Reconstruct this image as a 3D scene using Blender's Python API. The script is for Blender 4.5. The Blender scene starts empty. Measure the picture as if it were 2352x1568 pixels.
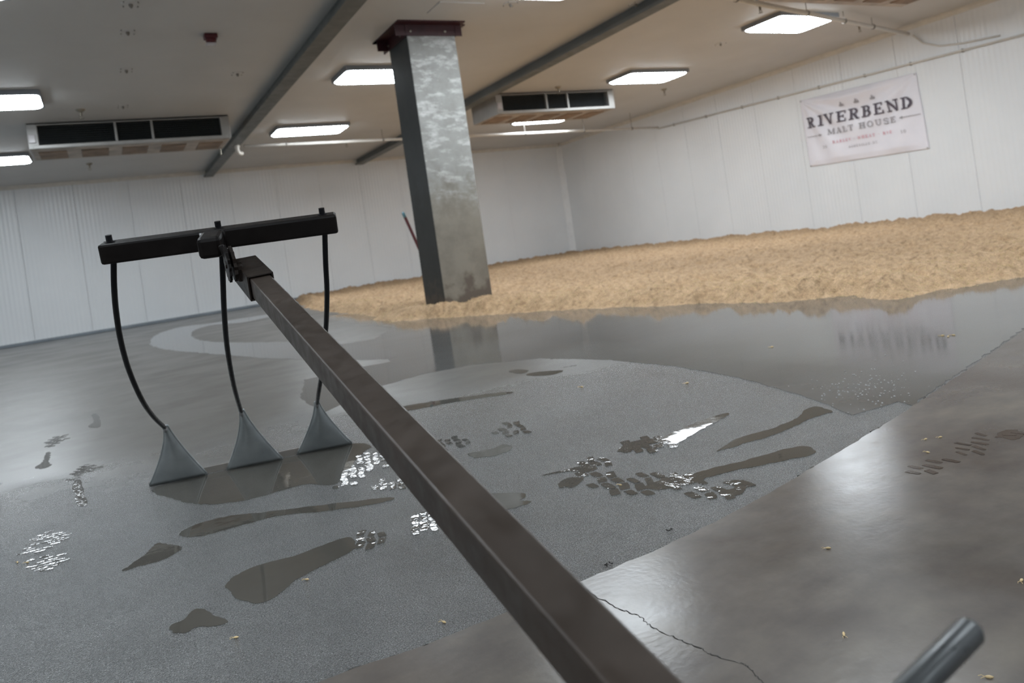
import bpy, bmesh, math, random
import numpy as np
from mathutils import Vector, Matrix
from mathutils.geometry import tessellate_polygon

SC = bpy.context.scene
COL = SC.collection
random.seed(7)

# ------------------------------------------------------------------ camera
CAM_H = 0.70
F_PX, YAW, ROLL, PPX, PPY = 1700.0, 0.5039, -0.1439, 1176.0, 547.0
FW = Vector((math.sin(YAW), math.cos(YAW), 0))
RX = Vector((math.cos(YAW), -math.sin(YAW), 0))
UZ = Vector((0, 0, 1))
R2 = RX * math.cos(ROLL) + UZ * math.sin(ROLL)
U2 = -RX * math.sin(ROLL) + UZ * math.cos(ROLL)
EYE = Vector((0, 0, CAM_H))
cd = bpy.data.cameras.new('camera')
cam = bpy.data.objects.new('camera', cd)
COL.objects.link(cam)
M = Matrix.Identity(4)
for i in range(3):
    M[i][0], M[i][1], M[i][2], M[i][3] = R2[i], U2[i], -FW[i], EYE[i]
cam.matrix_world = M
cd.sensor_width = 36
cd.lens = F_PX / 2352 * 36
cd.shift_x = 0.0
cd.shift_y = (PPY - 784) / 2352
cd.clip_start, cd.clip_end = 0.02, 100
cd.dof.use_dof = True
cd.dof.focus_distance = 1.45
cd.dof.aperture_fstop = 5.4
SC.camera = cam

# ------------------------------------------------------------------ world, exposure
wd = bpy.data.worlds.new('world')
SC.world = wd
wd.use_nodes = True
wd.node_tree.nodes['Background'].inputs[0].default_value = (0.5, 0.52, 0.55, 1)
wd.node_tree.nodes['Background'].inputs[1].default_value = 0.0
vs = SC.view_settings
vs.view_transform = 'Standard'
vs.look = 'None'
vs.gamma = 1
vs.use_curve_mapping = False
vs.exposure = 0.0
LAMP_POWER = 25.5            # emission of the ceiling light panels
LAMP_COLOR = (0.86, 0.94, 1.0)
SC.cycles.max_bounces = 6
SC.cycles.diffuse_bounces = 4
SC.cycles.glossy_bounces = 3
SC.cycles.use_adaptive_sampling = True
SC.cycles.adaptive_threshold = 0.02
SC.cycles.sample_clamp_indirect = 6
SC.cycles.use_denoising = True
SC.cycles.denoiser = 'OPENIMAGEDENOISE'
SC.cycles.denoising_input_passes = 'RGB_ALBEDO_NORMAL'
SC.cycles.denoising_prefilter = 'NONE'

# ------------------------------------------------------------------ room measures (metres)
RW, RD, RH = 11.48, 17.36, 3.12      # right wall x, back wall y, ceiling z
LW, RF = -4.3, -5.2                  # left wall x, front wall y


def ray(x, y):
    return FW + R2 * ((x - PPX) / F_PX) - U2 * ((y - PPY) / F_PX)


def flr(x, y, z=0.0):
    """where the line of sight through a photo pixel meets the horizontal plane at height z"""
    d = ray(x, y)
    return EYE + d * ((z - CAM_H) / d.z)


def at(x, y, dist):
    return EYE + ray(x, y) * dist


# ------------------------------------------------------------------ helpers
def tag(o, label=None, cat=None, group=None, kind=None):
    if label: o['label'] = label
    if cat: o['category'] = cat
    if group: o['group'] = group
    if kind: o['kind'] = kind
    return o


def obj(name, bm, mat=None, parent=None, smooth=False, loc=None):
    if isinstance(bm, bpy.types.Mesh):
        me = bm
    else:
        me = bpy.data.meshes.new(name)
        bmesh.ops.recalc_face_normals(bm, faces=bm.faces)
        bm.to_mesh(me)
        bm.free()
        if smooth:
            me.polygons.foreach_set('use_smooth', [True] * len(me.polygons))
    o = bpy.data.objects.new(name, me)
    if mat is not None and not me.materials:
        me.materials.append(mat)
    COL.objects.link(o)
    if parent is not None:
        o.parent = parent
        pl = parent.matrix_local.translation if parent.parent is None else None
        o.matrix_parent_inverse = Matrix.Identity(4)
    if loc is not None:
        o.location = loc
    return o


def empty(name, loc=(0, 0, 0), label=None, cat=None, group=None, kind=None):
    o = bpy.data.objects.new(name, None)
    o.empty_display_size = 0.1
    o.location = loc
    COL.objects.link(o)
    return tag(o, label, cat, group, kind)


def NB():
    return bmesh.new()


def box(bm, c, s, mat=None, bevel=0.0):
    """box centred at c with size s; mat = 3x3 orientation"""
    m = Matrix.Translation(Vector(c))
    if mat is not None:
        m = m @ mat.to_4x4()
    m = m @ Matrix.Diagonal((s[0], s[1], s[2], 1))
    r = bmesh.ops.create_cube(bm, size=1, matrix=m)
    if bevel > 0:
        es = list({e for v in r['verts'] for e in v.link_edges})
        bmesh.ops.bevel(bm, geom=es, offset=bevel, segments=2, affect='EDGES', profile=0.5)
    return bm


def boxb(c, s, mat=None, bevel=0.0):
    return box(NB(), c, s, mat, bevel)


def frame(axis, up=(0, 0, 1)):
    """3x3 whose columns are (side, axis, up')"""
    a = Vector(axis).normalized()
    u = Vector(up)
    s = a.cross(u).normalized()
    u2 = s.cross(a).normalized()
    return Matrix((s, a, u2)).transposed()


def tube(bm, pts, rad, seg=10, cap=True):
    pts = [Vector(p) for p in pts]
    n = len(pts)
    rads = rad if isinstance(rad, (list, tuple)) else [rad] * n
    rings = []
    prev = None
    for i, p in enumerate(pts):
        t = (pts[min(i + 1, n - 1)] - pts[max(i - 1, 0)]).normalized()
        if prev is None:
            ref = Vector((0, 0, 1)) if abs(t.z) < 0.9 else Vector((1, 0, 0))
            s = t.cross(ref).normalized()
        else:
            s = (prev - t * prev.dot(t)).normalized()
        prev = s
        w = t.cross(s)
        rings.append([bm.verts.new(p + (s * math.cos(2 * math.pi * k / seg) + w * math.sin(2 * math.pi * k / seg)) * rads[i]) for k in range(seg)])
    for a, b in zip(rings[:-1], rings[1:]):
        for k in range(seg):
            bm.faces.new((a[k], a[(k + 1) % seg], b[(k + 1) % seg], b[k]))
    if cap:
        bm.faces.new(rings[0][::-1])
        bm.faces.new(rings[-1])
    return bm


def lathe(bm, base, axis, prof, seg=14):
    """prof = [(radius, height)...] around axis from base"""
    f = frame(axis, (0, 0, 1) if abs(Vector(axis).normalized().z) < 0.9 else (1, 0, 0))
    s, a, w = f.col[0], f.col[1], f.col[2]
    base = Vector(base)
    rings = [[bm.verts.new(base + a * hh + (s * math.cos(2 * math.pi * k / seg) + w * math.sin(2 * math.pi * k / seg)) * max(r, 1e-4)) for k in range(seg)] for r, hh in prof]
    for p, q in zip(rings[:-1], rings[1:]):
        for k in range(seg):
            bm.faces.new((p[k], p[(k + 1) % seg], q[(k + 1) % seg], q[k]))
    bm.faces.new(rings[0][::-1])
    bm.faces.new(rings[-1])
    return bm


def prism(bm, poly, z0, z1):
    """extrude a (possibly concave) xy polygon"""
    P = [Vector((p[0], p[1], 0)) for p in poly]
    tris = tessellate_polygon([P])
    lo = [bm.verts.new((p.x, p.y, z0)) for p in P]
    hi = [bm.verts.new((p.x, p.y, z1)) for p in P]
    for a, b, c in tris:
        for tri in ((hi[a], hi[b], hi[c]),):
            try: bm.faces.new(tri)
            except ValueError: pass
    n = len(P)
    for i in range(n):
        j = (i + 1) % n
        try: bm.faces.new((lo[i], lo[j], hi[j], hi[i]))
        except ValueError: pass
    return bm


# ------------------------------------------------------------------ materials
def new_mat(name):
    m = bpy.data.materials.new(name)
    m.use_nodes = True
    nt = m.node_tree
    return m, nt, nt.nodes['Principled BSDF']


def nd(nt, typ, **kw):
    n = nt.nodes.new(typ)
    for k, v in kw.items():
        setattr(n, k, v)
    return n


def noise(nt, co, scale, detail=4, rough=0.55, vec_scale=None):
    if vec_scale:
        mp = nd(nt, 'ShaderNodeMapping')
        mp.inputs['Scale'].default_value = vec_scale
        nt.links.new(co, mp.inputs['Vector'])
        co = mp.outputs['Vector']
    n = nd(nt, 'ShaderNodeTexNoise')
    n.inputs['Scale'].default_value = scale
    n.inputs['Detail'].default_value = detail
    n.inputs['Roughness'].default_value = rough
    nt.links.new(co, n.inputs['Vector'])
    return n.outputs['Fac']


def ramp(nt, fac, stops):
    r = nd(nt, 'ShaderNodeValToRGB')
    cr = r.color_ramp
    while len(cr.elements) < len(stops):
        cr.elements.new(0.5)
    for e, (p, c) in zip(cr.elements, stops):
        e.position = p
        e.color = (c[0], c[1], c[2], 1) if isinstance(c, (tuple, list)) else (c, c, c, 1)
    nt.links.new(fac, r.inputs['Fac'])
    return r.outputs['Color']


def bump(nt, bs, h, strength, dist, prev=None):
    b = nd(nt, 'ShaderNodeBump')
    b.inputs['Strength'].default_value = strength
    b.inputs['Distance'].default_value = dist
    nt.links.new(h, b.inputs['Height'])
    if prev is not None:
        nt.links.new(prev, b.inputs['Normal'])
    nt.links.new(b.outputs['Normal'], bs.inputs['Normal'])
    return b.outputs['Normal']


def coord(nt, kind='Object'):
    return nd(nt, 'ShaderNodeTexCoord').outputs[kind]


def simple(name, col, rough=0.5, metal=0.0, var=0.15, scale=8, bumps=0.0, spec=0.5, world=True):
    m, nt, bs = new_mat(name)
    co = nd(nt, 'ShaderNodeNewGeometry').outputs['Position'] if world else coord(nt)
    f = noise(nt, co, scale, 5)
    a = [max(0, c * (1 - var)) for c in col]
    b = [min(1, c * (1 + var)) for c in col]
    nt.links.new(ramp(nt, f, [(0.3, tuple(a)), (0.7, tuple(b))]), bs.inputs['Base Color'])
    bs.inputs['Roughness'].default_value = rough
    bs.inputs['Metallic'].default_value = metal
    bs.inputs['Specular IOR Level'].default_value = spec
    if bumps:
        bump(nt, bs, f, bumps, 0.005)
    return m


def emit_mat(name, col, power):
    m, nt, bs = new_mat(name)
    bs.inputs['Base Color'].default_value = (0.9, 0.9, 0.9, 1)
    bs.inputs['Emission Color'].default_value = (*col, 1)
    bs.inputs['Emission Strength'].default_value = power
    return m


def wall_mat(name, axis):
    """white insulated panel with fine vertical ribs along the given horizontal axis (0 = x, 1 = y)"""
    m, nt, bs = new_mat(name)
    pos = nd(nt, 'ShaderNodeNewGeometry').outputs['Position']
    f = noise(nt, pos, 0.7, 4)
    nt.links.new(ramp(nt, f, [(0.3, (0.80, 0.82, 0.84)), (0.7, (0.86, 0.875, 0.89))]), bs.inputs['Base Color'])
    bs.inputs['Roughness'].default_value = 0.3
    sep = nd(nt, 'ShaderNodeSeparateXYZ')
    nt.links.new(pos, sep.inputs[0])
    mul = nd(nt, 'ShaderNodeMath', operation='MULTIPLY')
    nt.links.new(sep.outputs[axis], mul.inputs[0])
    mul.inputs[1].default_value = 2 * math.pi / 0.076
    sn = nd(nt, 'ShaderNodeMath', operation='SINE')
    nt.links.new(mul.outputs[0], sn.inputs[0])
    wob = noise(nt, pos, 1.2, 2, vec_scale=(1, 1, 0.15))
    mm = nd(nt, 'ShaderNodeMath', operation='MULTIPLY')
    nt.links.new(sn.outputs[0], mm.inputs[0])
    nt.links.new(wob, mm.inputs[1])
    bump(nt, bs, mm.outputs[0], 0.8, 0.004)
    return m


def floor_mat():
    """damp concrete: beaded with fine droplets near the rake, wiped and streaky further off"""
    m, nt, bs = new_mat('wet_concrete')
    L = nt.links
    pos = nd(nt, 'ShaderNodeNewGeometry').outputs['Position']
    big = noise(nt, pos, 0.9, 6, 0.6)
    mid = noise(nt, pos, 5.0, 6, 0.65)
    strk = noise(nt, pos, 1.6, 5, 0.6, vec_scale=(0.9, 1.1, 1))
    vo = nd(nt, 'ShaderNodeTexVoronoi')
    vo.inputs['Scale'].default_value = 260
    L.new(pos, vo.inputs['Vector'])
    bead = ramp(nt, vo.outputs['Distance'], [(0.12, 1.0), (0.5, 0.0)])
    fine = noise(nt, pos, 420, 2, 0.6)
    speck = ramp(nt, noise(nt, pos, 330, 3, 0.7), [(0.36, 0.45), (0.5, 0.9), (0.66, 2.0)])  # droplet sparkle painted into the colour as pale and dark specks
    colA = ramp(nt, mid, [(0.25, (0.072, 0.073, 0.072)), (0.75, (0.112, 0.113, 0.112))])
    colB = ramp(nt, strk, [(0.3, (0.092, 0.085, 0.074)), (0.7, (0.128, 0.121, 0.110))])
    sep = nd(nt, 'ShaderNodeSeparateXYZ')
    L.new(pos, sep.inputs[0])
    # droplet zone fades with distance from the apron (the far floor was mopped)
    add = nd(nt, 'ShaderNodeMath', operation='MULTIPLY_ADD')
    L.new(big, add.inputs[0])
    add.inputs[1].default_value = 3.0
    L.new(sep.outputs[1], add.inputs[2])
    mr = nd(nt, 'ShaderNodeMapRange', interpolation_type='SMOOTHSTEP')
    L.new(add.outputs[0], mr.inputs['Value'])
    mr.inputs['From Min'].default_value = 3.9
    mr.inputs['From Max'].default_value = 5.6
    mr.inputs['To Min'].default_value = 0.0
    mr.inputs['To Max'].default_value = 1.0
    damp = mr.outputs['Result']
    mix = nd(nt, 'ShaderNodeMix', data_type='RGBA')
    L.new(damp, mix.inputs['Factor'])
    L.new(colA, mix.inputs['A'])
    L.new(colB, mix.inputs['B'])
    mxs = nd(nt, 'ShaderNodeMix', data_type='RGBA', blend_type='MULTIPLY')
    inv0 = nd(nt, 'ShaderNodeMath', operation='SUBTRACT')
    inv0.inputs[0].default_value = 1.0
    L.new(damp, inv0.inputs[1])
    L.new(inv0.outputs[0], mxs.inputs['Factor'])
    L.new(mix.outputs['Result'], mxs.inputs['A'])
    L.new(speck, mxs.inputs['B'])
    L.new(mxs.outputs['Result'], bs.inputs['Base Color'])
    rA = ramp(nt, mid, [(0.3, 0.20), (0.7, 0.25)])
    rB = ramp(nt, strk, [(0.38, 0.36), (0.60, 0.28)])
    mix2 = nd(nt, 'ShaderNodeMix', data_type='RGBA')
    L.new(damp, mix2.inputs['Factor'])
    L.new(rA, mix2.inputs['A'])
    L.new(rB, mix2.inputs['B'])
    L.new(mix2.outputs['Result'], bs.inputs['Roughness'])
    bs.inputs['Specular IOR Level'].default_value = 0.65
    inv = nd(nt, 'ShaderNodeMath', operation='SUBTRACT')
    inv.inputs[0].default_value = 1.0
    L.new(damp, inv.inputs[1])
    sm = nd(nt, 'ShaderNodeMath', operation='ADD')
    L.new(fine, sm.inputs[0])
    L.new(bead, sm.inputs[1])
    mu = nd(nt, 'ShaderNodeMath', operation='MULTIPLY')
    L.new(sm.outputs[0], mu.inputs[0])
    L.new(inv.outputs[0], mu.inputs[1])
    n1 = bump(nt, bs, mu.outputs[0], 0.8, 0.0020)
    bump(nt, bs, mid, 0.05, 0.01, n1)
    return m


def film_mat(name, c0, c1, rough=0.035, wav=0.03, sc=3.0):
    m, nt, bs = new_mat(name)
    pos = nd(nt, 'ShaderNodeNewGeometry').outputs['Position']
    a = noise(nt, pos, 1.7, 6, 0.6)
    nt.links.new(ramp(nt, a, [(0.3, c0), (0.7, c1)]), bs.inputs['Base Color'])
    b = noise(nt, pos, 2.2, 5, 0.6, vec_scale=(0.6, 1.6, 1))
    nt.links.new(ramp(nt, b, [(0.35, rough), (0.62, rough * 1.5), (0.8, rough * 2.6)]), bs.inputs['Roughness'])
    bs.inputs['IOR'].default_value = 1.36
    bs.inputs['Specular IOR Level'].default_value = 0.5
    w = noise(nt, pos, sc, 3, 0.5)
    bump(nt, bs, w, wav, 0.02)
    return m


def apron_mat():
    m, nt, bs = new_mat('polished_concrete')
    L = nt.links
    pos = nd(nt, 'ShaderNodeNewGeometry').outputs['Position']
    a = noise(nt, pos, 2.2, 7, 0.62)
    b = noise(nt, pos, 7.0, 6, 0.6, vec_scale=(1, 1.8, 1))
    c = noise(nt, pos, 90, 2, 0.5)
    ca = ramp(nt, a, [(0.25, (0.074, 0.060, 0.050)), (0.5, (0.118, 0.105, 0.094)), (0.78, (0.168, 0.150, 0.127))])
    cb = ramp(nt, b, [(0.25, (0.78, 0.78, 0.82)), (0.75, (1.1, 1.08, 1.04))])
    mx = nd(nt, 'ShaderNodeMix', data_type='RGBA', blend_type='MULTIPLY')
    mx.inputs['Factor'].default_value = 1.0
    L.new(ca, mx.inputs['A'])
    L.new(cb, mx.inputs['B'])
    L.new(mx.outputs['Result'], bs.inputs['Base Color'])
    L.new(ramp(nt, b, [(0.25, 0.19), (0.75, 0.25)]), bs.inputs['Roughness'])
    bs.inputs['Specular IOR Level'].default_value = 0.33
    n1 = bump(nt, bs, c, 0.06, 0.003)
    bump(nt, bs, b, 0.05, 0.01, n1)
    return m


def column_mat(name, base, hi, dark, cover, tone=1.0):
    m, nt, bs = new_mat(name)
    L = nt.links
    pos = nd(nt, 'ShaderNodeNewGeometry').outputs['Position']
    a = noise(nt, pos, 4.5, 7, 0.65)
    b = noise(nt, pos, 5.0, 7, 0.66, vec_scale=(1, 1, 2.4))
    ca = ramp(nt, a, [(0.25, dark), (0.6, base)])
    fb = ramp(nt, b, [(cover, 0.0), (cover + 0.20, 1.0)])
    mx = nd(nt, 'ShaderNodeMix', data_type='RGBA')
    # lime bloom only on the upper shaft; the lower shaft is browner with splash dirt
    sp0 = nd(nt, 'ShaderNodeSeparateXYZ')
    L.new(pos, sp0.inputs[0])
    zj = nd(nt, 'ShaderNodeMath', operation='MULTIPLY_ADD')
    L.new(a, zj.inputs[0])
    zj.inputs[1].default_value = 0.8
    L.new(sp0.outputs[2], zj.inputs[2])
    zf = nd(nt, 'ShaderNodeMapRange', interpolation_type='SMOOTHSTEP')
    L.new(zj.outputs[0], zf.inputs['Value'])
    zf.inputs['From Min'].default_value = 1.45
    zf.inputs['From Max'].default_value = 1.95
    dirt = nd(nt, 'ShaderNodeMix', data_type='RGBA', blend_type='MULTIPLY')
    inv_ = nd(nt, 'ShaderNodeMath', operation='SUBTRACT')
    inv_.inputs[0].default_value = 1.0
    L.new(zf.outputs['Result'], inv_.inputs[1])
    L.new(inv_.outputs[0], dirt.inputs['Factor'])
    L.new(ca, dirt.inputs['A'])
    dirt.inputs['B'].default_value = (0.74, 0.67, 0.58, 1)
    fz = nd(nt, 'ShaderNodeMath', operation='MULTIPLY')
    L.new(fb, fz.inputs[0])
    L.new(zf.outputs['Result'], fz.inputs[1])
    L.new(fz.outputs[0], mx.inputs['Factor'])
    ca = dirt.outputs['Result']
    L.new(ca, mx.inputs['A'])
    mx.inputs['B'].default_value = (*hi, 1)
    # splash stains low on the shaft
    sep = nd(nt, 'ShaderNodeSeparateXYZ')
    L.new(pos, sep.inputs[0])
    st = noise(nt, pos, 6.5, 5, 0.6)
    ad = nd(nt, 'ShaderNodeMath', operation='MULTIPLY_ADD')
    L.new(st, ad.inputs[0])
    ad.inputs[1].default_value = -1.3
    L.new(sep.outputs[2], ad.inputs[2])
    fs = nd(nt, 'ShaderNodeMapRange')
    L.new(ad.outputs[0], fs.inputs['Value'])
    fs.inputs['From Min'].default_value = -0.48
    fs.inputs['From Max'].default_value = -0.30
    fs.inputs['To Min'].default_value = 1
    fs.inputs['To Max'].default_value = 0
    mx2 = nd(nt, 'ShaderNodeMix', data_type='RGBA')
    L.new(fs.outputs['Result'], mx2.inputs['Factor'])
    L.new(mx.outputs['Result'], mx2.inputs['A'])
    mx2.inputs['B'].default_value = (0.11 * tone, 0.088 * tone, 0.07 * tone, 1)
    L.new(mx2.outputs['Result'], bs.inputs['Base Color'])
    bs.inputs['Roughness'].default_value = 0.6
    bump(nt, bs, b, 0.25, 0.01)
    return m


def grain_mat():
    m, nt, bs = new_mat('barley')
    L = nt.links
    pos = nd(nt, 'ShaderNodeNewGeometry').outputs['Position']
    a = noise(nt, pos, 9, 6, 0.65)
    b = noise(nt, pos, 110, 3, 0.6)
    ca = ramp(nt, a, [(0.26, (0.33, 0.20, 0.108)), (0.42, (0.55, 0.365, 0.21)), (0.75, (0.65, 0.45, 0.28))])
    cb = ramp(nt, b, [(0.3, 0.68), (0.65, 1.08)])
    c2 = noise(nt, pos, 21, 5, 0.7)
    cc = ramp(nt, c2, [(0.30, (0.42, 0.38, 0.32)), (0.44, (0.86, 0.85, 0.82)), (0.60, (1.1, 1.1, 1.1))])  # shadows between the clumps put into the colour as dark mottling
    mx0 = nd(nt, 'ShaderNodeMix', data_type='RGBA', blend_type='MULTIPLY')
    mx0.inputs['Factor'].default_value = 1.0
    L.new(ca, mx0.inputs['A'])
    L.new(cc, mx0.inputs['B'])
    ca = mx0.outputs['Result']
    mx = nd(nt, 'ShaderNodeMix', data_type='RGBA', blend_type='MULTIPLY')
    mx.inputs['Factor'].default_value = 1.0
    L.new(ca, mx.inputs['A'])
    L.new(cb, mx.inputs['B'])
    L.new(mx.outputs['Result'], bs.inputs['Base Color'])
    bs.inputs['Roughness'].default_value = 0.8
    bump(nt, bs, b, 0.9, 0.012)
    return m


def steel_mat(name, c0, c1, rough, metal, scale=6, vec=(1, 1, 1), spec=0.5):
    m, nt, bs = new_mat(name)
    bs.inputs['Specular IOR Level'].default_value = spec
    pos = nd(nt, 'ShaderNodeNewGeometry').outputs['Position']
    a = noise(nt, pos, scale, 6, 0.65, vec_scale=vec)
    nt.links.new(ramp(nt, a, [(0.3, c0), (0.7, c1)]), bs.inputs['Base Color'])
    b = noise(nt, pos, scale * 4, 4)
    nt.links.new(ramp(nt, b, [(0.3, rough * 0.8), (0.7, min(1, rough * 1.25))]), bs.inputs['Roughness'])
    bs.inputs['Metallic'].default_value = metal
    bump(nt, bs, b, 0.04, 0.002)
    return m


MT = {}
MT['wall_x'] = wall_mat('wall_panel_back', 0)
MT['wall_y'] = wall_mat('wall_panel_right', 1)
MT['ceiling'] = simple('ceiling_white', (0.58, 0.57, 0.555), 0.55, var=0.04, scale=1.2)
MT['trim'] = simple('cream_trim', (0.70, 0.67, 0.62), 0.5, var=0.08)
MT['white_trim'] = simple('white_trim', (0.88, 0.89, 0.9), 0.4, var=0.04)
MT['base'] = simple('base_strip', (0.23, 0.26, 0.29), 0.5, var=0.2, scale=3)
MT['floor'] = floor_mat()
MT['film'] = film_mat('water_film', (0.088, 0.085, 0.078), (0.130, 0.128, 0.124), 0.065, 0.012, 4.0)
MT['mirror'] = film_mat('still_water', (0.10, 0.10, 0.098), (0.13, 0.13, 0.128), 0.03, 0.008, 4.0)
MT['puddle'] = film_mat('puddle_water', (0.060, 0.056, 0.048), (0.084, 0.079, 0.070), 0.025, 0.02, 9.0)
MT['print'] = film_mat('print_water', (0.060, 0.056, 0.050), (0.084, 0.080, 0.072), 0.04, 0.10, 28.0)
MT['damp'] = simple('damp_patch', (0.050, 0.035, 0.027), 0.22, var=0.2, scale=30)
MT['bubble'] = simple('bubble_film', (0.35, 0.36, 0.36), 0.08, var=0.1)
MT['apron'] = apron_mat()
MT['crack'] = simple('crack_dark', (0.03, 0.028, 0.026), 0.9, var=0.2)
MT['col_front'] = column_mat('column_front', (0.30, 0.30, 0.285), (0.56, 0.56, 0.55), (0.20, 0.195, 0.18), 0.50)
MT['col_side_shaded'] = column_mat('column_side_shaded', (0.040, 0.043, 0.043), (0.10, 0.10, 0.10), (0.028, 0.030, 0.030), 0.70, 0.5)  # left face: shade put into a darker copy of the shaft colour
MT['red'] = simple('oxide_red_steel', (0.045, 0.008, 0.011), 0.45, var=0.2)
MT['beam'] = steel_mat('galvanised_beam', (0.095, 0.105, 0.105), (0.16, 0.168, 0.165), 0.5, 0.25, 2)
MT['pvc'] = simple('pvc_pipe', (0.72, 0.68, 0.62), 0.4, var=0.05)
MT['rod'] = simple('hanger_rod', (0.22, 0.2, 0.18), 0.5, metal=0.4)
MT['alu'] = simple('aluminium_housing', (0.38, 0.37, 0.355), 0.4, metal=0.25, var=0.12, scale=4)
MT['pan'] = simple('stained_drain_pan', (0.42, 0.36, 0.30), 0.5, metal=0.1, var=0.35, scale=5)
MT['rust'] = simple('brown_pan_recess', (0.24, 0.16, 0.10), 0.6, var=0.4, scale=6)
MT['black'] = simple('coil_black', (0.014, 0.017, 0.018), 0.5, var=0.3)
MT['louvre'] = simple('louvre_dark', (0.035, 0.04, 0.042), 0.4, var=0.2)
MT['brass'] = simple('sprinkler_metal', (0.30, 0.27, 0.22), 0.35, metal=0.7)
MT['lampframe'] = simple('lamp_frame', (0.25, 0.27, 0.30), 0.4, var=0.05)
MT['lamp'] = emit_mat('lamp_diffuser', LAMP_COLOR, LAMP_POWER)
MT['strobe_red'] = simple('strobe_red', (0.075, 0.006, 0.010), 0.4)
MT['lens'] = simple('strobe_lens', (0.55, 0.52, 0.53), 0.2)
MT['vinyl'] = simple('banner_vinyl', (0.86, 0.84, 0.90), 0.45, var=0.03, scale=3)
MT['ink'] = simple('ink_dark', (0.10, 0.08, 0.105), 0.6, var=0.1)
MT['ink_grey'] = simple('ink_grey', (0.36, 0.34, 0.36), 0.6, var=0.1)
MT['ink_red'] = simple('ink_red', (0.68, 0.30, 0.36), 0.6, var=0.1)
MT['grain'] = grain_mat()
MT['kernel'] = simple('barley_kernel', (0.60, 0.45, 0.24), 0.6, var=0.25, scale=40)
MT['handle'] = steel_mat('brown_mill_steel', (0.028, 0.020, 0.015), (0.050, 0.037, 0.029), 0.42, 0.1, 9, spec=0.32)
MT['handle_dark'] = steel_mat('dark_painted_steel', (0.010, 0.007, 0.0058), (0.020, 0.0145, 0.0115), 0.4, 0.0, 12, spec=0.2)
MT['black_steel'] = steel_mat('black_steel', (0.004, 0.003, 0.0028), (0.009, 0.0068, 0.006), 0.45, 0.0, 10, spec=0.16)
MT['tine'] = steel_mat('black_tine', (0.003, 0.003, 0.004), (0.007, 0.007, 0.009), 0.35, 0.0, 14, spec=0.2)
MT['blade'] = steel_mat('galvanised_blade', (0.27, 0.295, 0.30), (0.39, 0.415, 0.42), 0.38, 0.45, 9)
MT['weld'] = steel_mat('weld_steel', (0.28, 0.28, 0.28), (0.45, 0.45, 0.46), 0.35, 0.6, 30)
MT['grip'] = steel_mat('grey_rod_steel', (0.05, 0.054, 0.056), (0.075, 0.079, 0.082), 0.32, 0.4, 12)
MT['pole_red'] = simple('pole_red', (0.13, 0.02, 0.025), 0.45)
MT['pole_blue'] = simple('pole_blue', (0.16, 0.36, 0.45), 0.45)

# ------------------------------------------------------------------ the room shell
def structure(o):
    o['kind'] = 'structure'
    return o


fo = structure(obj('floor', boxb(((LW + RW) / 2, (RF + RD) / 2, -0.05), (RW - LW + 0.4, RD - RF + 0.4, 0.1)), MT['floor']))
ce = structure(obj('ceiling', boxb(((LW + RW) / 2, (RF + RD) / 2, RH + 0.05), (RW - LW + 0.4, RD - RF + 0.4, 0.1)), MT['ceiling']))
tag(obj('access_patch', boxb((3.46, 6.76, RH - 0.004), (0.5, 0.34, 0.008), bevel=0.002), MT['ceiling'], ce), 'pale square patch in the ceiling')

# back wall and right wall from single insulated panels, seams recessed
wb = structure(obj('wall_back', boxb(((LW + RW) / 2, RD + 0.14, RH / 2), (RW - LW + 0.4, 0.1, RH)), MT['white_trim']))
pw = 1.0
x = 0.65 - 5 * pw
pan = None
while x < RW:
    x0, x1 = max(x, LW), min(x + pw, RW)
    if x1 - x0 > 0.98:
        if pan is None:
            pan = obj('wall_panel', boxb((0, 0, 0), (pw - 0.0045, 0.1, RH), bevel=0.003), MT['wall_x'], wb, loc=((x0 + x1) / 2, RD + 0.05, RH / 2))
        else:
            obj('wall_panel', pan.data, None, wb, loc=((x0 + x1) / 2, RD + 0.05, RH / 2))
    elif x1 - x0 > 0.02:
        obj('wall_panel', boxb((0, 0, 0), (x1 - x0 - 0.006, 0.1, RH), bevel=0.004), MT['wall_x'], wb, loc=((x0 + x1) / 2, RD + 0.05, RH / 2))
    x += pw
wr = structure(obj('wall_right', boxb((RW + 0.14, (RF + RD) / 2, RH / 2), (0.1, RD - RF + 0.4, RH)), MT['white_trim']))
y = 6.3 - 12 * pw
pan = None
while y < RD:
    y0, y1 = max(y, RF), min(y + pw, RD)
    if y1 - y0 > 0.98:
        if pan is None:
            pan = obj('wall_panel', boxb((0, 0, 0), (0.1, pw - 0.0045, RH), bevel=0.003), MT['wall_y'], wr, loc=(RW + 0.05, (y0 + y1) / 2, RH / 2))
        else:
            obj('wall_panel', pan.data, None, wr, loc=(RW + 0.05, (y0 + y1) / 2, RH / 2))
    elif y1 - y0 > 0.02:
        obj('wall_panel', boxb((0, 0, 0), (0.1, y1 - y0 - 0.006, RH), bevel=0.004), MT['wall_y'], wr, loc=(RW + 0.05, (y0 + y1) / 2, RH / 2))
    y += pw
structure(obj('wall_left', boxb((LW - 0.05, (RF + RD) / 2, RH / 2), (0.1, RD - RF, RH)), MT['wall_y']))
structure(obj('wall_front', boxb(((LW + RW) / 2, RF - 0.05, RH / 2), (RW - LW, 0.1, RH)), MT['wall_x']))

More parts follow.
